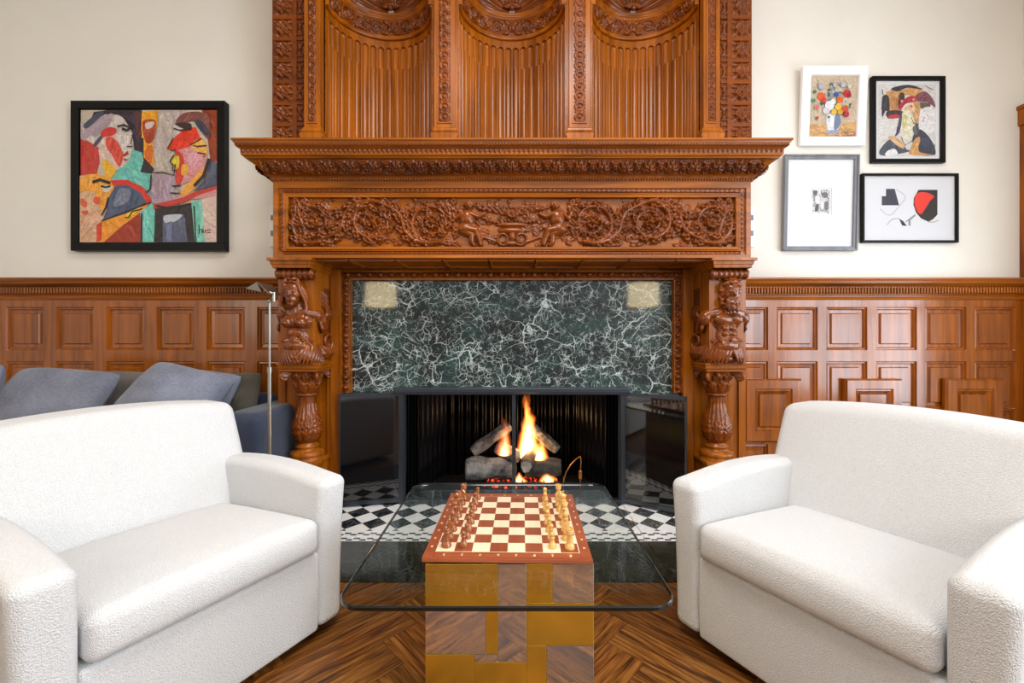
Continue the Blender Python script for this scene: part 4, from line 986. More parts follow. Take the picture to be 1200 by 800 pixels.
# ------------------------------------------------------------------ boucle loveseats
def loveseat(loc, rz, label):
    T = thing('loveseat', loc, label, 'armchair', 'pair of white loveseats', (0, 0, rz))
    def B(name, mb, m=M_BOUC, par=T): return mb.build(name, m, par, world=False)
    HW, AW = .443, .112
    mb = MB(); mb.rbox(-HW+AW-.004, HW-AW+.004, .003, .74, .030, .330, .015, 3, 0, (10, 6, 6), lambda w: Vector((w.x, w.y-.006*math.sin(PI*(w.z-.045)/.285)*(1 if w.y < .1 else 0), w.z))); B('base', mb)
    def arm(sx):
        def fn(w):
            t = (w.z-.045)/.55; y = w.y; x = w.x
            z = w.z+(.030*math.sin(PI*min(1, max(0, (y+.02)/.78)))*t*t if t > 0 else 0)
            cx = sx*(HW-AW/2); x = cx+(x-cx)*(1+.10*t*t)+sx*.010*t*t
            return Vector((x, y-.012*t*t*(1 if y < .06 else 0), z))
        m = MB(); m.rbox(*sorted((sx*(HW-AW), sx*HW)), 0, .80, .030, .592, .034, 5, 0, (3, 12, 10), fn); return m
    for sx in (-1, 1): B('arm', arm(sx))
    def cfn(w):
        x, y, z = w; u = x/.32; v = (y-.30)/.33; t = (z-.325)/.13
        z += max(0, t)*(.030*(1-u**4)*(1-min(1, abs(v))**4))-.075*max(0, y)*max(0, min(1, t+.4))
        y += -.012*math.sin(PI*min(1, max(0, t)))*(1 if y < .1 else 0)*(1-u**6)
        return Vector((x, y, z))
    mb = MB(); mb.rbox(-HW+AW+.003, HW-AW-.003, -.016, .70, .332, .462, .034, 5, 0, (14, 14, 3), cfn); C = B('seat_cushion', mb)
    def bfn(w):
        x, y, z = w; t = max(0, (z-.36)/.46); u = x/HW
        x *= 1-.035*t*t; y += .145*t+.018*math.sin(PI*min(1, t))*(-1 if y < .70 else 0)*(1-min(1, abs(u))**4); z += (.030*(1-u*u))*min(1, t)
        return Vector((x, y, z))
    mb = MB(); mb.rbox(-HW, HW, .594, .812, .030, .834, .040, 5, 0, (14, 4, 14), bfn); B('backrest', mb)
    for x in (-.34, .34):
        for y in (.14, .70): mb = MB(); mb.rbox(x-.03, x+.03, y-.03, y+.03, 0, .05, .006); B('foot', mb, M_DKFOOT)
    return T
LR = loveseat((.857, 1.300, 0), -math.radians(60.5), 'white boucle loveseat on the right, facing left beside the chess table')
LL = loveseat((-.893, 1.335, 0), math.radians(61.5), 'white boucle loveseat on the left, in front of the slate sofa')

# ------------------------------------------------------------------ glass table
GX0, GX1, GY0, GY1, GZ = -.462, .434, 1.093, 2.03, .46
CT = thing('coffee_table', (-.012, 1.56, 0), 'glass topped coffee table on a brass and chrome patchwork block', 'table')
def rr_outline(x0, x1, y0, y1, r, n=10):
    o = []
    for cx, cy, a in ((x1-r, y1-r, 0), (x0+r, y1-r, 90), (x0+r, y0+r, 180), (x1-r, y0+r, 270)):
        for k in range(n+1): t = math.radians(a+90*k/n); o.append((cx+r*math.cos(t), cy+r*math.sin(t)))
    return o
o = rr_outline(GX0, GX1, GY0, GY1, .07); n = len(o); e = .003
oi = rr_outline(GX0+e, GX1-e, GY0+e, GY1-e, .067)
mb = MB(); mb.add([(x, y, GZ) for x, y in oi]+[(x, y, GZ-.014) for x, y in oi], [tuple(range(n)), tuple(reversed(range(n, 2*n)))], 0)
L = [oi, o, o, oi]; zz = [GZ, GZ-e, GZ-.014+e, GZ-.014]; vs = [(x, y, z) for q, z in zip(L, zz) for x, y in q]
mb.add(vs, [(k*n+i, k*n+(i+1) % n, (k+1)*n+(i+1) % n, (k+1)*n+i) for k in range(3) for i in range(n)], 1)
mb.build('glass_top', [M_GLASS, M_GEDGE], CT)
PX0, PX1, PY0, PY1, PZ1 = -.268, .252, 1.327, 1.80, .4455
mb = MB(); mb.box(PX0+.004, PX1-.004, PY0+.004, PY1-.004, 0, PZ1-.001); mb.build('pedestal_core', M_BRASS, CT)
def patch(a, b, c, d, met, side='f'):
    """front-face patch given in pixels of the photograph's front plane"""
    mb = MB(); g = .0004
    if side == 'f':
        x0, x1 = (PX0+(a-499)/196*(PX1-PX0)), (PX0+(b-499)/196*(PX1-PX0)); z0, z1 = max(0.0, zpx(d, PY0)), min(PZ1, zpx(c, PY0))
        mb.rbox(x0+g, x1-g, PY0, PY0+.006, z0+g, z1-g, .0015, 1, smooth=False)
    else:
        X = PX0 if side == 'l' else PX1-.006
        mb.rbox(X, X+.006, a+g, b-g, c+g, d-g, .0015, 1, smooth=False)
    mb.build('brass_panel' if met else 'chrome_panel', M_BRASS if met else M_CHROME, CT)
fx = lambda v: 470+v/3.2
fy = lambda v: 550+v/3.2
for (a, b, c, d, m) in ((92, 362, 330, 515, 1), (362, 470, 330, 515, 0), (470, 568, 330, 500, 1), (568, 722, 330, 500, 0), (470, 722, 500, 660, 1), (92, 318, 515, 693, 0), (318, 362, 515, 693, 1),
                        (362, 470, 515, 722, 0), (275, 362, 693, 722, 0), (92, 275, 693, 905, 1), (275, 470, 722, 905, 1), (470, 545, 660, 905, 1), (545, 722, 660, 800, 0), (545, 722, 800, 905, 1)):
    patch(fx(a)-(.5 if a == 92 else 0), fx(b)+(.6 if b == 722 else 0), fy(c), fy(d), m)
for s in 'lr':
    for (a, b, c, d, m) in ((PY0+.006, 1.5, .25, PZ1, 1), (1.5, PY1, .30, PZ1, 0), (PY0+.006, 1.42, 0, .25, 0), (1.42, 1.6, 0, .25, 1), (1.5, 1.6, .25, .30, 1), (1.6, PY1, 0, .30, 1)): patch(a, b, c, d, m, s)

# ------------------------------------------------------------------ chess
BW, BD = .521, .537
BRZ = -math.radians(1.35); BC = Vector((-.009, 1.5655, GZ))
CBD = thing('chess_board', BC, 'mahogany and maple chess board set for a game on the glass table', 'chess board', None, (0, 0, BRZ))
SQ = .0559; SD = .0572; h = .0185
mb = MB(); w0, d0, w1, d1 = BW/2, BD/2, SQ*4+.003, SD*4+.003
mb.rbox(-w0, w0, -d0, d0, .003, h-.002, .002, 1, smooth=False)
for a, b, c, d in ((-w0, -w1, -d0, d0), (w1, w0, -d0, d0), (-w1, w1, -d0, -d1), (-w1, w1, d1, d0)): mb.box(a+.001, b-.001, c+.001, d-.001, h-.002, h)
MBB = mb
mb = MB(); mb.box(-w1, w1, -d1, d1, h-.003, h-.0008, 0)
for i in range(8):
    for j in range(8): mb.box((i-4)*SQ+.0002, (i-3)*SQ-.0002, (j-4)*SD+.0002, (j-3)*SD-.0002, h-.002, h, (i+j) % 2)
mb.build('playing_field', [M_SQL, M_SQD], CBD, world=False)
mb = MBB                                                       # faint letters and numbers on the border
FONT = {'A': '010101111101101', 'B': '110101110101110', 'C': '011100100100011', 'D': '110101101101110', 'E': '111100110100111', 'F': '111100110100100', 'G': '011100101101011', 'H': '101101111101101',
        '1': '010110010010111', '2': '110001010100111', '3': '110001010001110', '4': '101101111001001', '5': '111100110001110', '6': '011100111101111', '7': '111001010010010', '8': '111101111101111'}
def glyph(ch, x, y, rot=0):
    for k, b in enumerate(FONT[ch]):
        if b == '1':
            i, j = k % 3, k//3; u, v = (i-1)*.0022, (2-j)*.0022
            if rot: u, v = -u, -v
            MBB.box(x+u-.0011, x+u+.0011, y+v-.0011, y+v+.0011, h-.0005, h+.0002, 1)
for i in range(8):
    glyph('12345678'[i], (i-3.5)*SQ, -(d1+d0)/2); glyph('12345678'[i], (i-3.5)*SQ, (d1+d0)/2, 1); glyph('ABCDEFGH'[i], -(w1+w0)/2, (i-3.5)*SD); glyph('ABCDEFGH'[i], (w1+w0)/2, (i-3.5)*SD, 1)
MBB.build('border', [M_BOARD, M_SQL], CBD, world=False)
for x in (-1, 1):
    for y in (-1, 1): mb = MB(); mb.lathe([(.008, 0), (.008, .0032)], (x*.22, y*.23, 0), 12); mb.build('foot', M_FELT, CBD, world=False)
def base(rb, hb): return [(rb*.96, 0), (rb, .002), (rb, .006), (rb*.90, .008), (rb*.92, .011), (rb*.74, .014), (rb*.60, .019)]
def piece(kind):
    mb = MB()
    if kind == 'pawn': mb.lathe(base(.0135, .01)+[(.0058, .027), (.0052, .031), (.0085, .0325), (.0085, .0345), (.005, .036), (.0066, .038), (.0083, .042), (.0078, .0465), (.005, .0497), (.0005, .051)], seg=20)
    if kind == 'rook':
        mb.lathe(base(.0165, .01)+[(.0095, .026), (.0086, .040), (.0090, .045), (.0125, .047), (.0125, .0495), (.0105, .051), (.0118, .0535), (.0126, .060), (.0092, .060), (.0088, .056), (.0005, .0555)], seg=24)
        for k in range(6): a = 2*PI*k/6; M = Matrix.Translation((.0107*math.cos(a), .0107*math.sin(a), .0615)) @ Matrix.Rotation(a, 4, 'Z'); mb.box(-.0018, .0018, -.0036, .0036, -.002, .0022, M=M)
    if kind == 'knight':
        mb.lathe(base(.0165, .01)+[(.0105, .022), (.0125, .025), (.0115, .027), (.003, .0275)], seg=24)
        ol = [(-.011, .026), (.011, .026), (.0125, .034), (.0105, .042), (.0065, .050), (.0045, .058), (.001, .064), (-.001, .060), (-.006, .058), (-.0125, .050), (-.0165, .0465), (-.017, .0425), (-.0135, .0405), (-.0085, .0425), (-.005, .043), (-.0075, .038), (-.0105, .032)]
        c = Vector((0, .046)); L = [(1.0, 0, 0)]
        vs = []; n = len(ol)
        for (s, y) in ((.80, -.0085), (.95, -.006), (1, -.002), (1, .002), (.95, .006), (.80, .0085)): vs += [(x*s, y, .046+(z-.046)*s if z > .03 else z) for x, z in ol]
        fs = [(k*n+i, k*n+(i+1) % n, (k+1)*n+(i+1) % n, (k+1)*n+i) for k in range(5) for i in range(n)]+[tuple(range(n)), tuple(range(5*n, 6*n))]
        mb.add(vs, fs, 0, False)
        for y in (-.0085, .0085): mb.ell((-.006, y, .052), (.0016,)*3, seg=8, rings=6); mb.ell((.001, y*.7, .0625), (.002, .0018, .005), seg=8, rings=6)
    if kind == 'bishop': mb.lathe(base(.0165, .01)+[(.0072, .030), (.0060, .042), (.0105, .044), (.0105, .0465), (.0065, .048), (.0072, .0505), (.0098, .056), (.0094, .062), (.0064, .069), (.003, .0725), (.0038, .0745), (.003, .077), (.0003, .078)], seg=24)
    if kind == 'queen':
        mb.lathe(base(.0185, .01)+[(.0086, .034), (.0070, .056), (.0122, .058), (.0122, .061), (.0080, .063), (.0090, .066), (.0125, .080), (.0095, .0795), (.006, .083), (.0005, .0845)], seg=24, mod=lambda t, r, z: 1+(.10*math.cos(8*t) if .079 < z < .0805 else 0)); mb.ell((0, 0, .0865), (.0034,)*3, seg=10, rings=8)
    if kind == 'king':
        mb.lathe(base(.0190, .01)+[(.0090, .036), (.0075, .062), (.0130, .064), (.0130, .067), (.0085, .069), (.0092, .072), (.0128, .084), (.0110, .087), (.004, .0895), (.0030, .091)], seg=24); mb.box(-.0018, .0018, -.0016, .0016, .089, .101); mb.box(-.0050, .0050, -.0016, .0016, .094, .0975)
    return mb
order = ['rook', 'knight', 'bishop', 'queen', 'king', 'bishop', 'knight', 'rook']
PR = {}
ordn = ['nearest', 'second', 'third', 'fourth', 'fifth', 'sixth', 'seventh', 'farthest']
Rb = Matrix.Rotation(BRZ, 4, 'Z')
def place(kind, dark, i, j, label):
    k = (kind, dark)
    if k not in PR: PR[k] = piece(kind).build('chess_'+kind, M_PCD if dark else M_PCL); o = PR[k]
    else: o = PR[k].copy(); COL.objects.link(o)
    p = BC+Rb @ Vector(((i-3.5)*SQ+rng.uniform(-.003, .003), (j-3.5)*SD+rng.uniform(-.003, .003), h)); o.location = p
    o.rotation_euler = (0, 0, BRZ+(PI if dark else 0)+rng.uniform(-.25, .25)); tag(o, label, 'chess piece', 'dark chess pieces' if dark else 'light chess pieces'); return o
for j in range(8):
    near = 'nearest the camera' if j < 4 else 'nearer the fire'
    for dark, i0, i1, edge in ((True, 0, 1, 'left'), (False, 7, 6, 'right')):
        cw = 'dark brown' if dark else 'light honey'; kd = order[j]
        place(kd, dark, i0, j, '%s wooden %s%s on the %s edge of the chess board' % (cw, kd, '' if kd in ('king', 'queen') else ' '+near, edge))
        place('pawn', dark, i1, j, '%s wooden pawn, %s from the camera in the %s row of pawns' % (cw, ordn[j], edge))

# ------------------------------------------------------------------ sofa, cushions, lamp
SF = thing('sofa', (-2.9, 2.8, 0), 'long navy blue sofa along the panelled wall behind the left loveseat', 'sofa')
mb = MB(); mb.rbox(-4.3, -1.50, 2.45, 3.22, .07, .26, .03, 3); mb.build('base', M_NAVY, SF)
mb = MB(); mb.rbox(-1.74, -1.485, 2.50, 3.20, .07, .70, .06, 4, 0, (2, 6, 6)); mb.build('arm', M_NAVY, SF)
for k in range(2): mb = MB(); x1 = -1.75-k*1.25; mb.rbox(x1-1.24, x1-.005, 2.43, 3.0, .25, .44, .05, 4, 0, 4); mb.build('seat_cushion', M_NAVY, SF)
mb = MB(); mb.rbox(-4.3, -1.74, 3.06, 3.225, .2, .74, .06, 4, 0, (6, 2, 4)); mb.build('backrest', M_NAVY, SF)
def pillow(px, py, Y, w, hh, T, mat, label, roll=0, lean=18, shear=0, yaw=0, pinch=.06, group='sofa cushions'):
    mb = MB(); n = 26
    for sd in (-1, 1):
        A = np.zeros((n+1, n+1, 3))
        for j in range(n+1):
            for i in range(n+1):
                u, v = -1+2*i/n, -1+2*j/n; u = math.sin(u*PI/2)*.5+u*.5; v = math.sin(v*PI/2)*.5+v*.5
                k = (1-abs(u)**2.6)*(1-abs(v)**2.6); t = T/2*max(0, k)**.5
                rc = 1-.10*(u*u*v*v)**1.5; x = u*rc*w/2*(1-pinch*(1-v*v)); z = v*rc*hh/2*(1-pinch*(1-u*u))
                t += .008*math.sin(u*5+v*3+px)*k+.006*math.sin(u*3-v*8)*k
                A[j, i] = (x+shear*z, sd*t, z)
        mb.grid(A, 0, True, flip=sd > 0)
    o = mb.build('cushion', mat); o.location = P(px, py, Y); o.rotation_euler = (-math.radians(lean), math.radians(roll), math.radians(yaw)); tag(o, label, 'cushion', group); return o
pillow(-44, 470, 2.66, .42, .50, .20, M_SLATE, 'slate grey cushion at the far left cut off by the photo edge', 0, 14)
pillow(52, 479, 2.74, .70, .55, .22, M_SLATE, 'wide slate grey cushion with a slanting right side', 4, 16, .38, 0, .03)
pillow(136, 472, 2.97, .50, .46, .13, M_TAUPE, 'taupe cushion tucked between two slate cushions', 3, 14, .35, 0, .03)
pillow(203, 467, 2.66, .54, .44, .28, M_SLATE, 'puffed slate cushion with its top corner rising over the loveseat back', 14, 20, .30, 0, .05)
pillow(240, 466, 2.85, .36, .38, .13, M_SLATE, 'slate cushion mostly hidden behind the puffed cushion', 8, 14, .2, 0, .05)
pillow(277, 463, 2.98, .32, .32, .12, M_OLIVE, 'small olive brown cushion at the sofa arm', -2, 12, .12, 0, .04)

LAMP = thing('floor_lamp', (-1.335, 2.35, 0), 'slim nickel reading lamp with a tented shade beside the carved column', 'lamp')
mb = MB(); mb.lathe([(.10, 0), (.10, .012), (.09, .02), (.02, .024), (.012, .05)], (-1.335, 2.35, 0), 28); mb.build('base', M_STEEL, LAMP)
mb = MB(); zt = CH+44*2.35/F; mb.tube([(-1.335, 2.35, .02), (-1.335, 2.35, .98)], .010, 12); mb.tube([(-1.335, 2.35, .96), (-1.335, 2.35, zt-.01)], .0055, 10); mb.tube([(-1.335, 2.35, .955), (-1.335, 2.35, .985)], .013, 12); mb.ell((-1.335, 2.35, zt-.008), (.010, .010, .012)); mb.build('pole', M_STEEL, LAMP)
mb = MB(); p = P(321, 347, 2.33); mb.tube([p-Vector((0, 0, .03)), p+Vector((0, 0, .022))], .008, 10); mb.tube([p, (-1.335, 2.35, zt-.01)], .005, 8); mb.tube([p+Vector((0, 0, .015)), P(309, 340, 2.30)], .006, 8); mb.build('joint', M_STEEL, LAMP)
a, b, c = P(289, 337, 2.30), P(304, 331.5, 2.28), P(320, 345, 2.32); back = Vector((0, .13, 0)); mb = MB()
def sheet(mb, pts, th):
    n = len(pts); nn = (pts[1]-pts[0]).cross(pts[2]-pts[0]).normalized()*th; mb.add(list(pts)+[q+nn for q in pts], [tuple(range(n)), tuple(reversed(range(n, 2*n)))]+[(i, (i+1) % n, n+(i+1) % n, n+i) for i in range(n)])
r1, r2 = b+Vector((0, -.02, 0)), b+Vector((.01, .10, 0))
sheet(mb, [a+Vector((0, 0, -.005)), r1, r2, a+Vector((.02, .11, -.004))], .003); sheet(mb, [r1, c+Vector((-.01, -.02, 0)), c+Vector((0, .09, 0)), r2], .003)
sheet(mb, [a+Vector((0, 0, -.005)), r1, c+Vector((-.045, -.02, .012)), P(306, 342, 2.27)], .002); mb.build('lamp_shade', M_STEEL, LAMP)

# white plates on the wall either side of the beam
for sx, nm in ((-1, 'left'), (1, 'right')):
    x = sx*1.842; t = thing('wall_plate', (x, YW, zpx(265)), 'white wall plate half hidden by the %s end of the mantel beam' % nm, 'switch plate')
    mb = MB(); mb.rbox(x-.024, x+.024, YW-.022, YW+.001, zpx(290), zpx(241), .006); mb.build('plate', M_WHITEP, t)
    mb = MB()
    for py in (256, 274): mb.rbox(x-.012, x+.012, YW-.028, YW-.015, zpx(py+3), zpx(py-3), .004)
    mb.build('switch', M_GREYP, t)
# ------------------------------------------------------------------ pictures
def spline(pts, n=5):
    o = []; k = len(pts)
    for i in range(k):
        p0, p1, p2, p3 = (np.array(pts[(i+q) % k], float) for q in (-1, 0, 1, 2))
        for t in np.linspace(0, 1, n, endpoint=False): o.append(tuple(.5*((2*p1)+(-p0+p2)*t+(2*p0-5*p1+4*p2-p3)*t*t+(-p0+3*p1-3*p2+p3)*t**3)))
    return o
gb = np.random.RandomState(11)
class Canvas:
    """flat painting: coloured shapes in layers .2 mm apart; u,v in 0..1 with v down"""
    def __init__(s, w, h, bg): s.w, s.h, s.mb, s.k = w, h, MB(), 0; s.ang = 1.0; s.poly([(0, 0), (1, 0), (1, 1), (0, 1)], bg)
    def poly(s, pts, c, sm=False):
        pts = [(min(1, max(0, x)), min(1, max(0, y))) for x, y in (spline(pts) if sm else pts)]
        s.k += 1; z = -.00005*s.k
        s.mb.add([((u-.5)*s.w, z, (.5-v)*s.h) for u, v in pts], [tuple(range(len(pts)))], 0, False, None, S(*c))
    def brush(s, pts, c, n, L=.09, w=.016, j=16, ang=None):
        xs = [p[0] for p in pts]; ys = [p[1] for p in pts]; k0 = s.k
        for q in range(n*6):
            if n <= 0: break
            x, y = gb.uniform(min(xs), max(xs)), gb.uniform(min(ys), max(ys)); a = gb.uniform(-.5, .5)+(ang if ang is not None else s.ang); l = L*gb.uniform(.5, 1.2)
            e = [(x+l/2*math.cos(a)*t, y+l/2*math.sin(a)*t+.012*math.sin(t*2)) for t in (-1, -.4, .3, 1)]
            ok = True
            for ex, ey in (e[0], e[-1]):
                ins = False
                for i in range(len(pts)):
                    (xa, ya), (xb, yb) = pts[i-1], pts[i]
                    if (ya > ey) != (yb > ey) and ex < (xb-xa)*(ey-ya)/(yb-ya+1e-12)+xa: ins = not ins
                ok = ok and ins
            if not ok: continue
            n -= 1; d = gb.randint(-j, j+1); s.line(e, w*gb.uniform(.6, 1.3), tuple(int(min(255, max(0, v+d+gb.randint(-7, 8)))) for v in c), w*.5); s.k -= .8
    def line(s, pts, w0, c, w1=None):
        w1 = w0 if w1 is None else w1; n = len(pts); L = []; R = []; asp = s.w/s.h
        for i, p in enumerate(pts):
            a, b = pts[max(0, i-1)], pts[min(n-1, i+1)]; dx, dy = b[0]-a[0], (b[1]-a[1])/asp; d = math.hypot(dx, dy) or 1; w = (w0+(w1-w0)*i/max(1, n-1))/2
            L.append((p[0]-dy/d*w, p[1]+dx/d*w*asp)); R.append((p[0]+dy/d*w, p[1]-dx/d*w*asp))
        for i in range(n-1): s.poly([L[i], L[i+1], R[i+1], R[i]], c); s.k -= 1
        s.k += 1
    def disc(s, x, y, r, c, ry=None, n=12): ry = ry or r; s.poly([(x+r*math.cos(2*PI*i/n), y+ry*s.w/s.h*math.sin(2*PI*i/n)) for i in range(n)], c)
def frame_bars(w, h, fw, y0, y1, lip=0, r=.003):
    mb = MB()
    for a, b, c, d in ((-w/2, w/2, h/2-fw, h/2), (-w/2, w/2, -h/2, -h/2+fw), (-w/2, -w/2+fw, -h/2+fw, h/2-fw), (w/2-fw, w/2, -h/2+fw, h/2-fw)): mb.rbox(a, b, y0, y1, c, d, r, 2, smooth=False)
    return mb
def picture(x0, y0, x1, y1, label, fw_px, depth, fmat, tilt=0, glass=True, mat_px=None, lipped=False):
    Yf = YW-depth; a, b = P(x0, y0, Yf), P(x1, y1, Yf); w, h = b.x-a.x, a.z-b.z; fw = fw_px*Yf/F
    T = thing('framed_picture', ((a.x+b.x)/2, YW-depth/2-abs(tilt)*h/2-.004, (a.z+b.z)/2), label, 'picture', 'pictures on the plaster wall', (tilt, 0, 0))
    mb = frame_bars(w, h, fw, -depth/2, depth/2)
    if lipped:
        for a_, b_, c_, d_ in ((-w/2, w/2, h/2-fw*.4, h/2), (-w/2, w/2, -h/2, -h/2+fw*.4), (-w/2, -w/2+fw*.4, -h/2, h/2), (w/2-fw*.4, w/2, -h/2, h/2)): mb.rbox(a_, b_, -depth/2-.008, -depth/2+.002, c_, d_, .003, 2, smooth=False)
    mb.build('frame', fmat, T, world=False)
    iw, ih = w-2*fw, h-2*fw
    mb = MB(); mb.box(-iw/2-.002, iw/2+.002, depth/2-.010, depth/2-.004, -ih/2-.002, ih/2+.002); mb.build('backing', M_MAT, T, world=False)
    if glass: mb = MB(); mb.box(-iw/2, iw/2, -depth/2+.007, -depth/2+.009, -ih/2, ih/2); mb.build('glazing', M_PGLASS, T, world=False)
    return T, iw, ih, depth
def hang(cv, T, name, y, dx=0, dz=0, mat=None):
    o = cv.mb.build(name, mat or M_PAINT, T, world=False); o.location = (dx, y, dz); return o
# 1: three expressive faces in profile, black box frame
T, iw, ih, dp = picture(83, 118, 263.5, 293.5, 'square expressive painting of profile faces in a deep black frame', 9, .055, M_BLACKF, glass=False)
C = Canvas(iw-.012, ih-.012, (205, 190, 170)); q = lambda L: [((x-50)/722, (y-48)/704) for x, y in L]
DK = (42, 34, 40)
for pts, c, sm in (
 ([(690,48),(772,48),(772,320),(735,330),(720,200)], (150,62,28), 0), ([(460,48),(610,48),(560,180),(520,260),(560,400),(440,400),(440,200)], (190,176,166), 0),
 ([(330,250),(380,250),(400,380),(430,400),(415,510),(330,450),(215,412),(240,370),(300,330)], (112,196,182), 0), ([(50,205),(95,200),(145,250),(150,330),(130,400),(60,415),(50,400)], (200,62,52), 0),
 ([(50,110),(110,130),(75,215),(50,200)], (180,165,165), 0),
 ([(90,130),(180,60),(260,70),(320,130),(332,200),(325,250),(300,270),(310,300),(270,355),(220,355),(170,315),(150,250),(75,205)], (216,206,198), 0), ([(160,180),(240,170),(260,350),(200,360),(150,300)], (222,190,180), 1),
 ([(120,60),(200,48),(372,48),(392,110),(375,190),(382,275),(335,262),(325,180),(310,110),(250,75),(180,72),(100,120)], (50,38,46), 0), ([(330,60),(372,70),(368,170),(350,200),(345,120)], (92,50,60), 1),
 ([(60,190),(120,110),(210,68),(216,92),(140,150),(80,205)], (180,158,168), 1), ([(70,125),(150,58),(172,68),(90,145)], (74,78,96), 1), ([(110,170),(190,100),(215,110),(140,190)], (168,150,160), 1), ([(120,230),(170,170),(180,180),(135,240)], (84,78,96), 1),
 ([(160,165),(200,140),(240,150),(230,180),(170,192)], (212,54,42), 1), ([(185,200),(220,195),(260,240),(275,300),(255,350),(215,285),(190,250)], (216,76,60), 1), ([(270,292),(300,266),(306,284),(282,298)], (178,40,42), 0), ([(275,305),(305,312),(285,322)], (178,50,50), 0),
 ([(170,310),(225,345),(237,380),(205,410),(175,372)], (240,184,48), 1),
 ([(375,60),(455,50),(462,120),(440,180),(430,230),(442,330),(410,360),(385,340),(380,240),(372,150)], (236,164,34), 0), ([(385,105),(450,110),(435,210),(400,225),(380,160)], (172,66,34), 1), ([(395,120),(440,112),(430,140),(400,150)], (216,196,190), 1), ([(395,260),(430,240),(425,330),(400,330)], (214,96,30), 1),
 ([(362,190),(385,200),(385,300),(440,362),(430,388),(368,378),(385,320)], (42,36,42), 0),
 ([(540,130),(610,115),(600,160),(550,190)], (205,196,192), 0), ([(600,150),(660,140),(685,200),(640,262),(560,268),(513,256),(545,200)], (228,58,28), 0), ([(560,265),(680,228),(722,290),(700,372),(640,425),(560,455),(545,400),(570,340)], (216,146,146), 0),
 ([(550,270),(592,290),(602,380),(572,455),(543,442),(560,360)], (206,62,48), 1), ([(590,340),(622,350),(612,392),(585,392)], (236,172,56), 1), ([(530,310),(570,295),(572,350),(545,365)], (226,200,60), 1), ([(620,290),(680,270),(690,330),(640,360)], (222,160,170), 1),
 ([(560,505),(640,420),(715,340),(722,390),(640,482),(600,512)], (242,168,66), 0), ([(555,110),(600,66),(690,62),(735,100),(728,200),(690,165),(650,110),(590,122)], (126,70,62), 1), ([(655,112),(692,108),(742,182),(702,176)], (62,62,78), 1),
 ([(720,310),(772,330),(772,450),(650,482),(722,400)], (78,84,104), 0), ([(550,122),(630,120),(636,156),(600,152)], (58,40,42), 1), ([(636,232),(695,202),(722,270),(702,292),(660,266)], (240,180,92), 1),
 ([(440,390),(552,402),(556,450),(530,500),(600,512),(560,545),(430,548),(420,480)], (176,152,166), 0), ([(560,520),(640,490),(772,468),(772,512),(640,524),(450,560)], (216,150,150), 0), ([(440,552),(600,512),(660,482),(772,454),(772,472),(680,502),(600,542),(440,580)], (202,62,50), 0),
 ([(50,400),(110,390),(210,412),(236,460),(210,520),(180,610),(150,650),(140,752),(50,752)], (222,176,140), 0), ([(50,420),(120,390),(212,412),(228,480),(200,522),(192,590),(150,560),(130,490),(50,480)], (240,166,60), 1), ([(60,520),(90,540),(80,570),(56,550)], (214,100,70), 1), ([(130,510),(160,520),(150,552),(124,540)], (220,90,60), 1), ([(60,590),(95,585),(85,612)], (214,90,70), 1), ([(170,455),(215,458),(205,482),(176,485)], (214,205,200), 1),
 ([(213,425),(300,420),(382,460),(432,530),(400,548),(360,487),(290,452),(230,456)], (216,50,42), 0), ([(205,512),(240,452),(300,448),(372,490),(402,540),(300,592),(168,642),(200,572)], (80,92,118), 0), ([(260,470),(320,480),(300,540),(230,560)], (120,128,148), 1),
 ([(145,752),(140,660),(200,630),(330,590),(432,533),(382,587),(280,662),(180,752)], (242,154,46), 0), ([(140,660),(170,640),(165,740),(140,752)], (214,62,40), 0), ([(300,600),(380,560),(330,610),(290,630)], (248,206,60), 0), ([(178,752),(280,662),(370,598),(382,752)], (162,54,28), 0),
 ([(370,592),(432,545),(452,600),(440,752),(382,752)], (116,200,186), 0), ([(448,575),(640,545),(662,752),(445,752)], (44,36,38), 0), ([(490,610),(600,604),(622,752),(490,752)], (88,94,120), 0), ([(500,612),(590,606),(560,640),(505,650)], (196,200,210), 1), ([(510,650),(540,640),(535,752),(510,752)], (112,120,146), 0),
 ([(640,535),(702,530),(712,752),(660,752)], (122,202,182), 0), ([(695,522),(772,510),(772,752),(712,752)], (218,192,180), 0)):
    C.poly(q(pts), c, bool(sm)); C.ang = gb.uniform(.3, 2.4); pq = q(pts); ar = (max(p[0] for p in pq)-min(p[0] for p in pq))*(max(p[1] for p in pq)-min(p[1] for p in pq)); C.brush(spline(pq, 3) if sm else pq, c, int(8+500*ar), .10, .020, 20)
for pts, w in (([(250,140),(285,130),(322,150)], .014), ([(275,150),(300,160),(315,150)], .018), ([(335,180),(322,230),(332,245),(300,245)], .008), ([(548,150),(580,160),(640,150)], .010), ([(545,200),(515,258),(545,268),(560,262)], .009), ([(550,290),(528,325),(545,345),(540,372),(560,372)], .010),
                ([(440,385),(490,382),(550,398),(556,340)], .009), ([(695,202),(636,236),(672,245),(722,240)], .009), ([(672,278),(715,285),(705,302)], .008), ([(735,310),(705,400),(655,455)], .022), ([(530,492),(580,494)], .010), ([(540,455),(585,452)], .010), ([(430,395),(425,470),(405,490)], .012),
                ([(120,435),(160,422),(215,440)], .022), ([(165,455),(190,462),(215,455)], .012), ([(170,640),(300,590),(430,540)], .010), ([(290,622),(310,622),(330,590),(385,575)], .009), ([(205,515),(190,570),(168,610)], .012), ([(380,600),(378,752)], .012), ([(655,560),(665,752)], .010), ([(455,560),(520,572),(640,548)], .014)):
    C.line(q(pts), w, DK)
for pts in ([(681,660),(684,708)], [(683,690),(696,682),(698,704)], [(702,686),(704,700),(714,702),(717,686)], [(722,690),(742,686)], [(724,702),(744,700)]): C.line(q(pts), .008, (92, 30, 32))
hang(C, T, 'canvas', -.012)
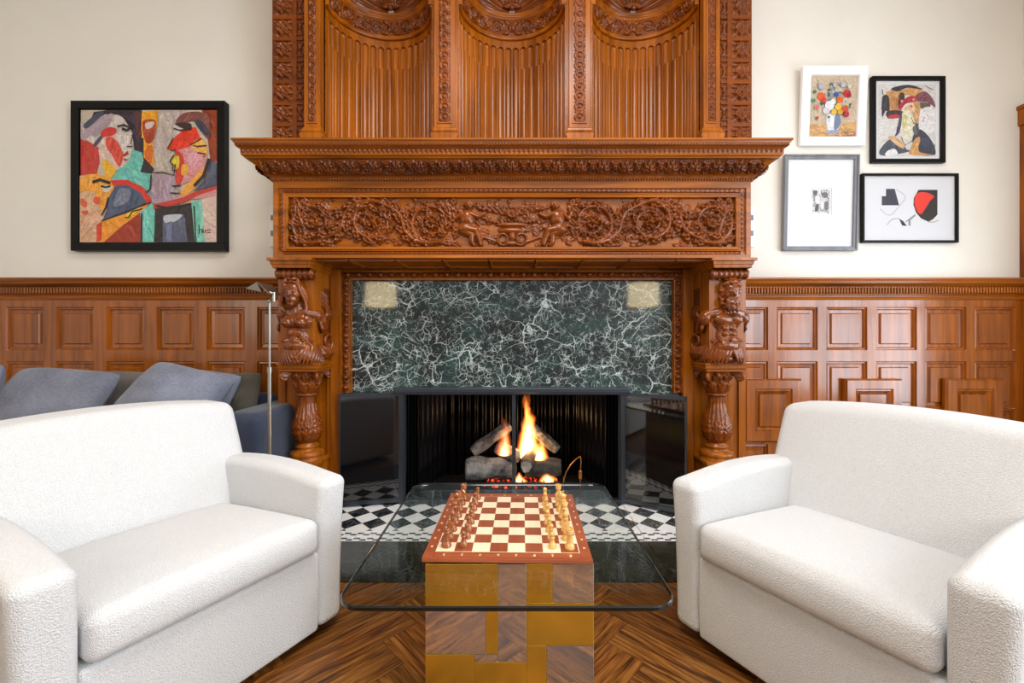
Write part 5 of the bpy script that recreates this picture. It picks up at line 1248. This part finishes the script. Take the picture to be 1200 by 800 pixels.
# 2: flowers in a white frame
T, iw, ih, dp = picture(937.5, 80, 1013.5, 170.5, 'flower still life in a wide white frame, upper left of the four on the right', 10, .03, M_WHITEF, math.radians(3.2), glass=False)
C = Canvas(iw-.004, ih-.004, (198, 178, 152))
C.poly([(0, .80), (1, .76), (1, 1), (0, 1)], (206, 160, 104)); C.poly([(0, .9), (.5, .86), (.4, 1), (0, 1)], (214, 176, 110), True); C.poly([(.5, .92), (.9, .9), (1, .98), (.6, .99)], (160, 110, 90), True); C.poly([(0, .3), (.2, .25), (.25, .7), (.05, .75)], (186, 182, 150), True); C.poly([(.75, .5), (1, .45), (1, .7), (.8, .75)], (206, 180, 160), True)
C.brush([(0, 0), (1, 0), (1, .8), (0, .8)], (196, 180, 154), 160, .14, .03, 18); C.brush([(0, .8), (1, .78), (1, 1), (0, 1)], (206, 164, 112), 70, .16, .03, 22, .1)
C.poly([(.38, .64), (.62, .63), (.66, .78), (.58, .90), (.42, .91), (.36, .78)], (212, 218, 226), True); C.poly([(.54, .66), (.63, .65), (.66, .78), (.57, .89), (.52, .86)], (112, 128, 158), True); C.poly([(.39, .90), (.60, .89), (.62, .94), (.38, .95)], (150, 160, 186), True); C.poly([(.44, .70), (.5, .68), (.5, .84), (.44, .82)], (236, 238, 240), True)
g = np.random.RandomState(3)
for k in range(60): x, y = g.normal(.5, .19), g.normal(.42, .15); C.disc(min(.92, max(.08, x)), min(.68, max(.12, y)), g.uniform(.02, .045), [(92, 112, 84), (120, 136, 110), (150, 158, 150), (170, 170, 170), (70, 90, 84), (140, 150, 170)][g.randint(6)], None, 7)
for x, y, r, c in ((.22, .35, .085, (226, 92, 40)), (.27, .40, .06, (206, 60, 34)), (.76, .30, .085, (190, 32, 52)), (.80, .33, .05, (150, 20, 40)), (.62, .40, .07, (230, 104, 44)), (.13, .52, .055, (222, 110, 104)), (.15, .70, .035, (196, 50, 50)), (.40, .50, .10, (232, 228, 228)), (.33, .58, .07, (214, 206, 220)), (.47, .44, .06, (240, 236, 226)), (.58, .52, .07, (232, 184, 60)), (.50, .60, .06, (236, 196, 70)), (.63, .60, .06, (222, 160, 50)), (.73, .55, .07, (186, 84, 40)), (.76, .64, .06, (176, 44, 48)), (.53, .32, .05, (56, 76, 160)), (.20, .19, .06, (170, 180, 200)), (.50, .17, .05, (190, 180, 180)), (.66, .17, .05, (186, 190, 205)), (.80, .19, .045, (196, 208, 196)), (.06, .42, .04, (80, 140, 110))):
    C.disc(x, y, r, c, None, 9)
    for k in range(5): a = g.uniform(0, 6.28); C.disc(x+r*.5*math.cos(a), y+r*.5*math.sin(a), r*.35, tuple(min(255, max(0, int(v+g.randint(-34, 30)))) for v in c), None, 6)
hang(C, T, 'canvas', -.006)
mb = frame_bars(iw+.004, ih+.004, .006, -.008, -.004); mb.build('slip', M_MAT, T, world=False)
# 3: ink and wash figure, black frame
T, iw, ih, dp = picture(1022, 89, 1108, 190.5, 'ink wash figure with flowers in a thin black frame, upper right of the four', 4.6, .03, M_BLACKF)
C = Canvas(iw-.06, ih-.05, (226, 224, 220)); q = lambda L: [((x-135)/450, (y-110)/590) for x, y in L]
for pts, c in (([(200,170),(300,160),(420,130),(480,150),(460,210),(360,200),(320,220),(300,330),(230,340),(190,290),(200,210)], (214,160,98)), ([(170,205),(215,210),(222,330),(190,330),(165,380),(160,280)], (40,38,52)), ([(240,140),(360,115),(450,135),(360,140),(280,170)], (52,54,66)), ([(220,230),(270,205),(300,240),(285,320),(240,320)], (196,138,84)), ([(300,190),(330,180),(340,230),(300,320),(290,260)], (60,40,42)),
               ([(430,200),(500,170),(560,230),(580,300),(520,260),(440,250)], (126,66,86)), ([(460,260),(540,270),(520,310),(450,300)], (90,84,66)), ([(410,260),(460,270),(450,430),(415,440),(400,330)], (206,160,106)), ([(470,320),(560,310),(570,480),(500,520),(450,470)], (236,234,236)), ([(290,290),(360,215),(420,210),(430,250),(350,270),(310,320)], (190,30,54)), ([(340,300),(400,270),(420,330),(350,350)], (232,196,150)), ([(205,330),(320,330),(310,380),(210,390)], (56,42,52)), ([(215,370),(280,358),(300,380),(230,392)], (206,44,62)),
               ([(320,350),(380,330),(420,450),(380,560),(310,520)], (238,232,206)), ([(330,360),(360,380),(340,470),(320,450)], (206,200,130)), ([(300,370),(320,370),(300,500),(260,540),(280,490)], (74,60,100)), ([(150,640),(230,560),(330,590),(350,640),(380,660),(250,690),(150,690)], (70,80,96)), ([(210,540),(260,540),(340,600),(320,640),(240,580)], (214,176,130)), ([(400,560),(450,480),(520,530),(570,620),(570,690),(440,680)], (44,52,72)), ([(420,560),(460,550),(450,660),(560,690),(390,690),(380,650)], (212,160,94)), ([(470,560),(520,560),(530,610),(480,620)], (54,70,110)), ([(200,660),(260,640),(280,690),(190,695)], (240,240,240)), ([(400,470),(440,440),(450,500),(420,530)], (96,100,104))):
    C.poly(q(pts), c, True); C.ang = gb.uniform(.3, 2.6); C.brush(q(pts), c, 14, .10, .024, 36)
for pts, w in (([(385,380),(410,430),(450,440)], .014), ([(430,440),(440,510),(520,550)], .02), ([(230,160),(330,125),(470,150)], .02), ([(480,420),(495,380)], .008), ([(310,540),(340,610),(420,560)], .012), ([(160,150),(170,200)], .012), ([(500,125),(565,160)], .01), ([(570,600),(575,690)], .012)): C.line(q(pts), w, (46, 44, 58))
for k in range(9): C.disc(*q([(300+g.uniform(0, 120), 220+g.uniform(0, 110))])[0], .022, [(216, 60, 70), (160, 20, 44), (240, 160, 150), (210, 220, 210)][k % 4], None, 7)
hang(C, T, 'print', .003)
# 4: small engraving in a wide mat, grey frame
T, iw, ih, dp = picture(917, 182.5, 1004, 293.5, 'small grey engraving in a wide white mat and grey wood frame', 5, .028, M_GREYF, math.radians(1.8), lipped=True)
mb = MB(); ww, wh = .160, .205; ox, oz = .012, .012
for a, b, c, d in ((-iw/2, ox-ww/2, -ih/2, ih/2), (ox+ww/2, iw/2, -ih/2, ih/2), (ox-ww/2, ox+ww/2, -ih/2, oz-wh/2), (ox-ww/2, ox+ww/2, oz+wh/2, ih/2)): mb.box(a, b, .0, .0025, c, d)
mb.build('mat', M_MAT, T, world=False)
C = Canvas(ww*1.04, wh*1.04, (226, 226, 224)); C.poly([(.08, .07), (.92, .07), (.92, .93), (.08, .93)], (196, 196, 196))
for k in range(420):
    x, y = g.uniform(.10, .88), g.uniform(.09, .90); a = g.uniform(0, 6.28); l = g.uniform(.02, .07); t = int(g.uniform(60, 150)) if (math.sin(x*9+2)*math.cos(y*8)+g.uniform(-.6, .6) > -.1) else int(g.uniform(200, 235)); C.line([(x, y), (x+l*math.cos(a), y+l*math.sin(a)*.7)], .024, (t, t, t+3)); C.k -= .8
for pts, c in (([(.2, .35), (.35, .28), (.45, .42), (.38, .6), (.25, .55)], (226, 226, 226)), ([(.45, .55), (.6, .5), (.62, .72), (.5, .78)], (232, 232, 232)), ([(.25, .62), (.38, .6), (.36, .82), (.22, .84)], (92, 92, 96)), ([(.5, .2), (.75, .18), (.78, .34), (.6, .36)], (110, 110, 114)), ([(.64, .55), (.8, .5), (.82, .75), (.7, .8)], (120, 120, 124)), ([(.12, .12), (.3, .12), (.28, .24), (.14, .26)], (96, 96, 100)), ([(.86, .12), (.9, .12), (.9, .6), (.86, .6)], (222, 222, 222))): C.poly(pts, c, True)
hang(C, T, 'print', .0045, ox, oz, M_PRINT)
# 5: geometric abstract print, black frame
T, iw, ih, dp = picture(1010.5, 203, 1123.5, 284, 'abstract print of black and red geometric shapes in a thin black frame', 2.6, .03, M_BLACKF)
C = Canvas(iw, ih, (222, 222, 226)); q = lambda L: [((x-70)/915, (y-75)/665) for x, y in L]
C.line(q([(400, 210), (485, 265), (495, 295), (485, 320), (370, 460), (335, 478), (300, 465), (240, 410)]), .008, (176, 178, 182))
C.poly(q([(300, 205), (388, 205), (432, 375), (258, 375), (258, 280), (300, 280)]), (52, 56, 74))
C.poly(q([(625, 215), (815, 215), (815, 470), (770, 520), (725, 545), (650, 510), (600, 450), (575, 370), (578, 300)]), (18, 18, 20))
C.poly(q([(600, 260), (640, 238), (700, 240), (750, 258), (785, 285), (740, 330), (700, 400), (655, 465), (625, 458), (595, 400), (582, 330)]), (232, 48, 34))
C.line(q([(310, 580), (340, 535), (380, 512), (430, 512), (470, 545)]), .006, (120, 122, 126)); C.poly(q([(430, 512), (470, 535), (510, 588), (462, 585)]), (36, 36, 44))
C.poly(q([(490, 545), (590, 465), (600, 480), (545, 530), (548, 585), (525, 585), (522, 535), (495, 552)]), (140, 142, 148)); C.line(q([(725, 548), (780, 548), (825, 530)]), .008, (150, 148, 140))
hang(C, T, 'print', .004, 0, 0, M_PRINT)

# ------------------------------------------------------------------ light, camera
def area(name, loc, aim, sx, sy, e, c):
    l = bpy.data.lights.new(name, 'AREA'); l.shape = 'RECTANGLE'; l.size, l.size_y = sx, sy; l.energy = e; l.color = c
    o = bpy.data.objects.new(name, l); COL.objects.link(o); o.location = loc; o.rotation_euler = (Vector(aim)-Vector(loc)).to_track_quat('-Z', 'Y').to_euler(); return o
area('window_daylight', (XR+.12, (WY0+WY1)/2, (WZ0+WZ1)/2), (0, (WY0+WY1)/2, (WZ0+WZ1)/2), WY1-WY0, WZ1-WZ0, 95, (.78, .89, 1.0))
area('high_window_daylight', (XR+.12, (VY0+VY1)/2, (VZ0+VZ1)/2), (0, (VY0+VY1)/2+1.0, 1.6), VY1-VY0, VZ1-VZ0, 205, (.82, .91, 1.0))
area('front_fill', (1.0, YB-.3, 3.3), (0, 2.0, 1.0), 5.0, 1.5, 75, (.97, .98, 1.0))  # added broad fill from behind the camera; no bay window stands there
area('warm_left_fill', (XL+.3, -1.2, 2.3), (0, 2.0, 1.0), 2.4, 2.2, 34, (1.0, .88, .70))  # added warm fill to tint the left side; no hall opens there
area('overhead_fill', (.2, .9, ZC-.1), (.2, .9, 0), 1.4, 1.4, 100, (1, .97, .93))  # added overhead fill to lift seat tops and hearth, no fitting modelled
l = bpy.data.lights.new('fire_glow', 'POINT'); l.energy = 5; l.color = (1, .55, .22); l.shadow_soft_size = .06
o = bpy.data.objects.new('fire_glow', l); COL.objects.link(o); o.location = (.13, 3.2, .42)
wd = bpy.data.worlds.new('world'); SC.world = wd; wd.use_nodes = True; bg = wd.node_tree.nodes['Background']; bg.inputs[0].default_value = (.95, .97, 1, 1); bg.inputs[1].default_value = .2
cam = bpy.data.cameras.new('camera'); cam.lens = 36*F/1200; cam.sensor_width = 36; cam.sensor_fit = 'HORIZONTAL'; cam.shift_y = -(400-HZ)/1200.0*-1*-1; cam.clip_start = .02
co = bpy.data.objects.new('camera', cam); COL.objects.link(co); co.location = (0, 0, CH); co.rotation_euler = (PI/2, 0, 0); SC.camera = co
SC.view_settings.view_transform = 'Standard'; SC.view_settings.look = 'None'; SC.view_settings.exposure = 0.08; SC.view_settings.gamma = 1; SC.view_settings.use_curve_mapping = False
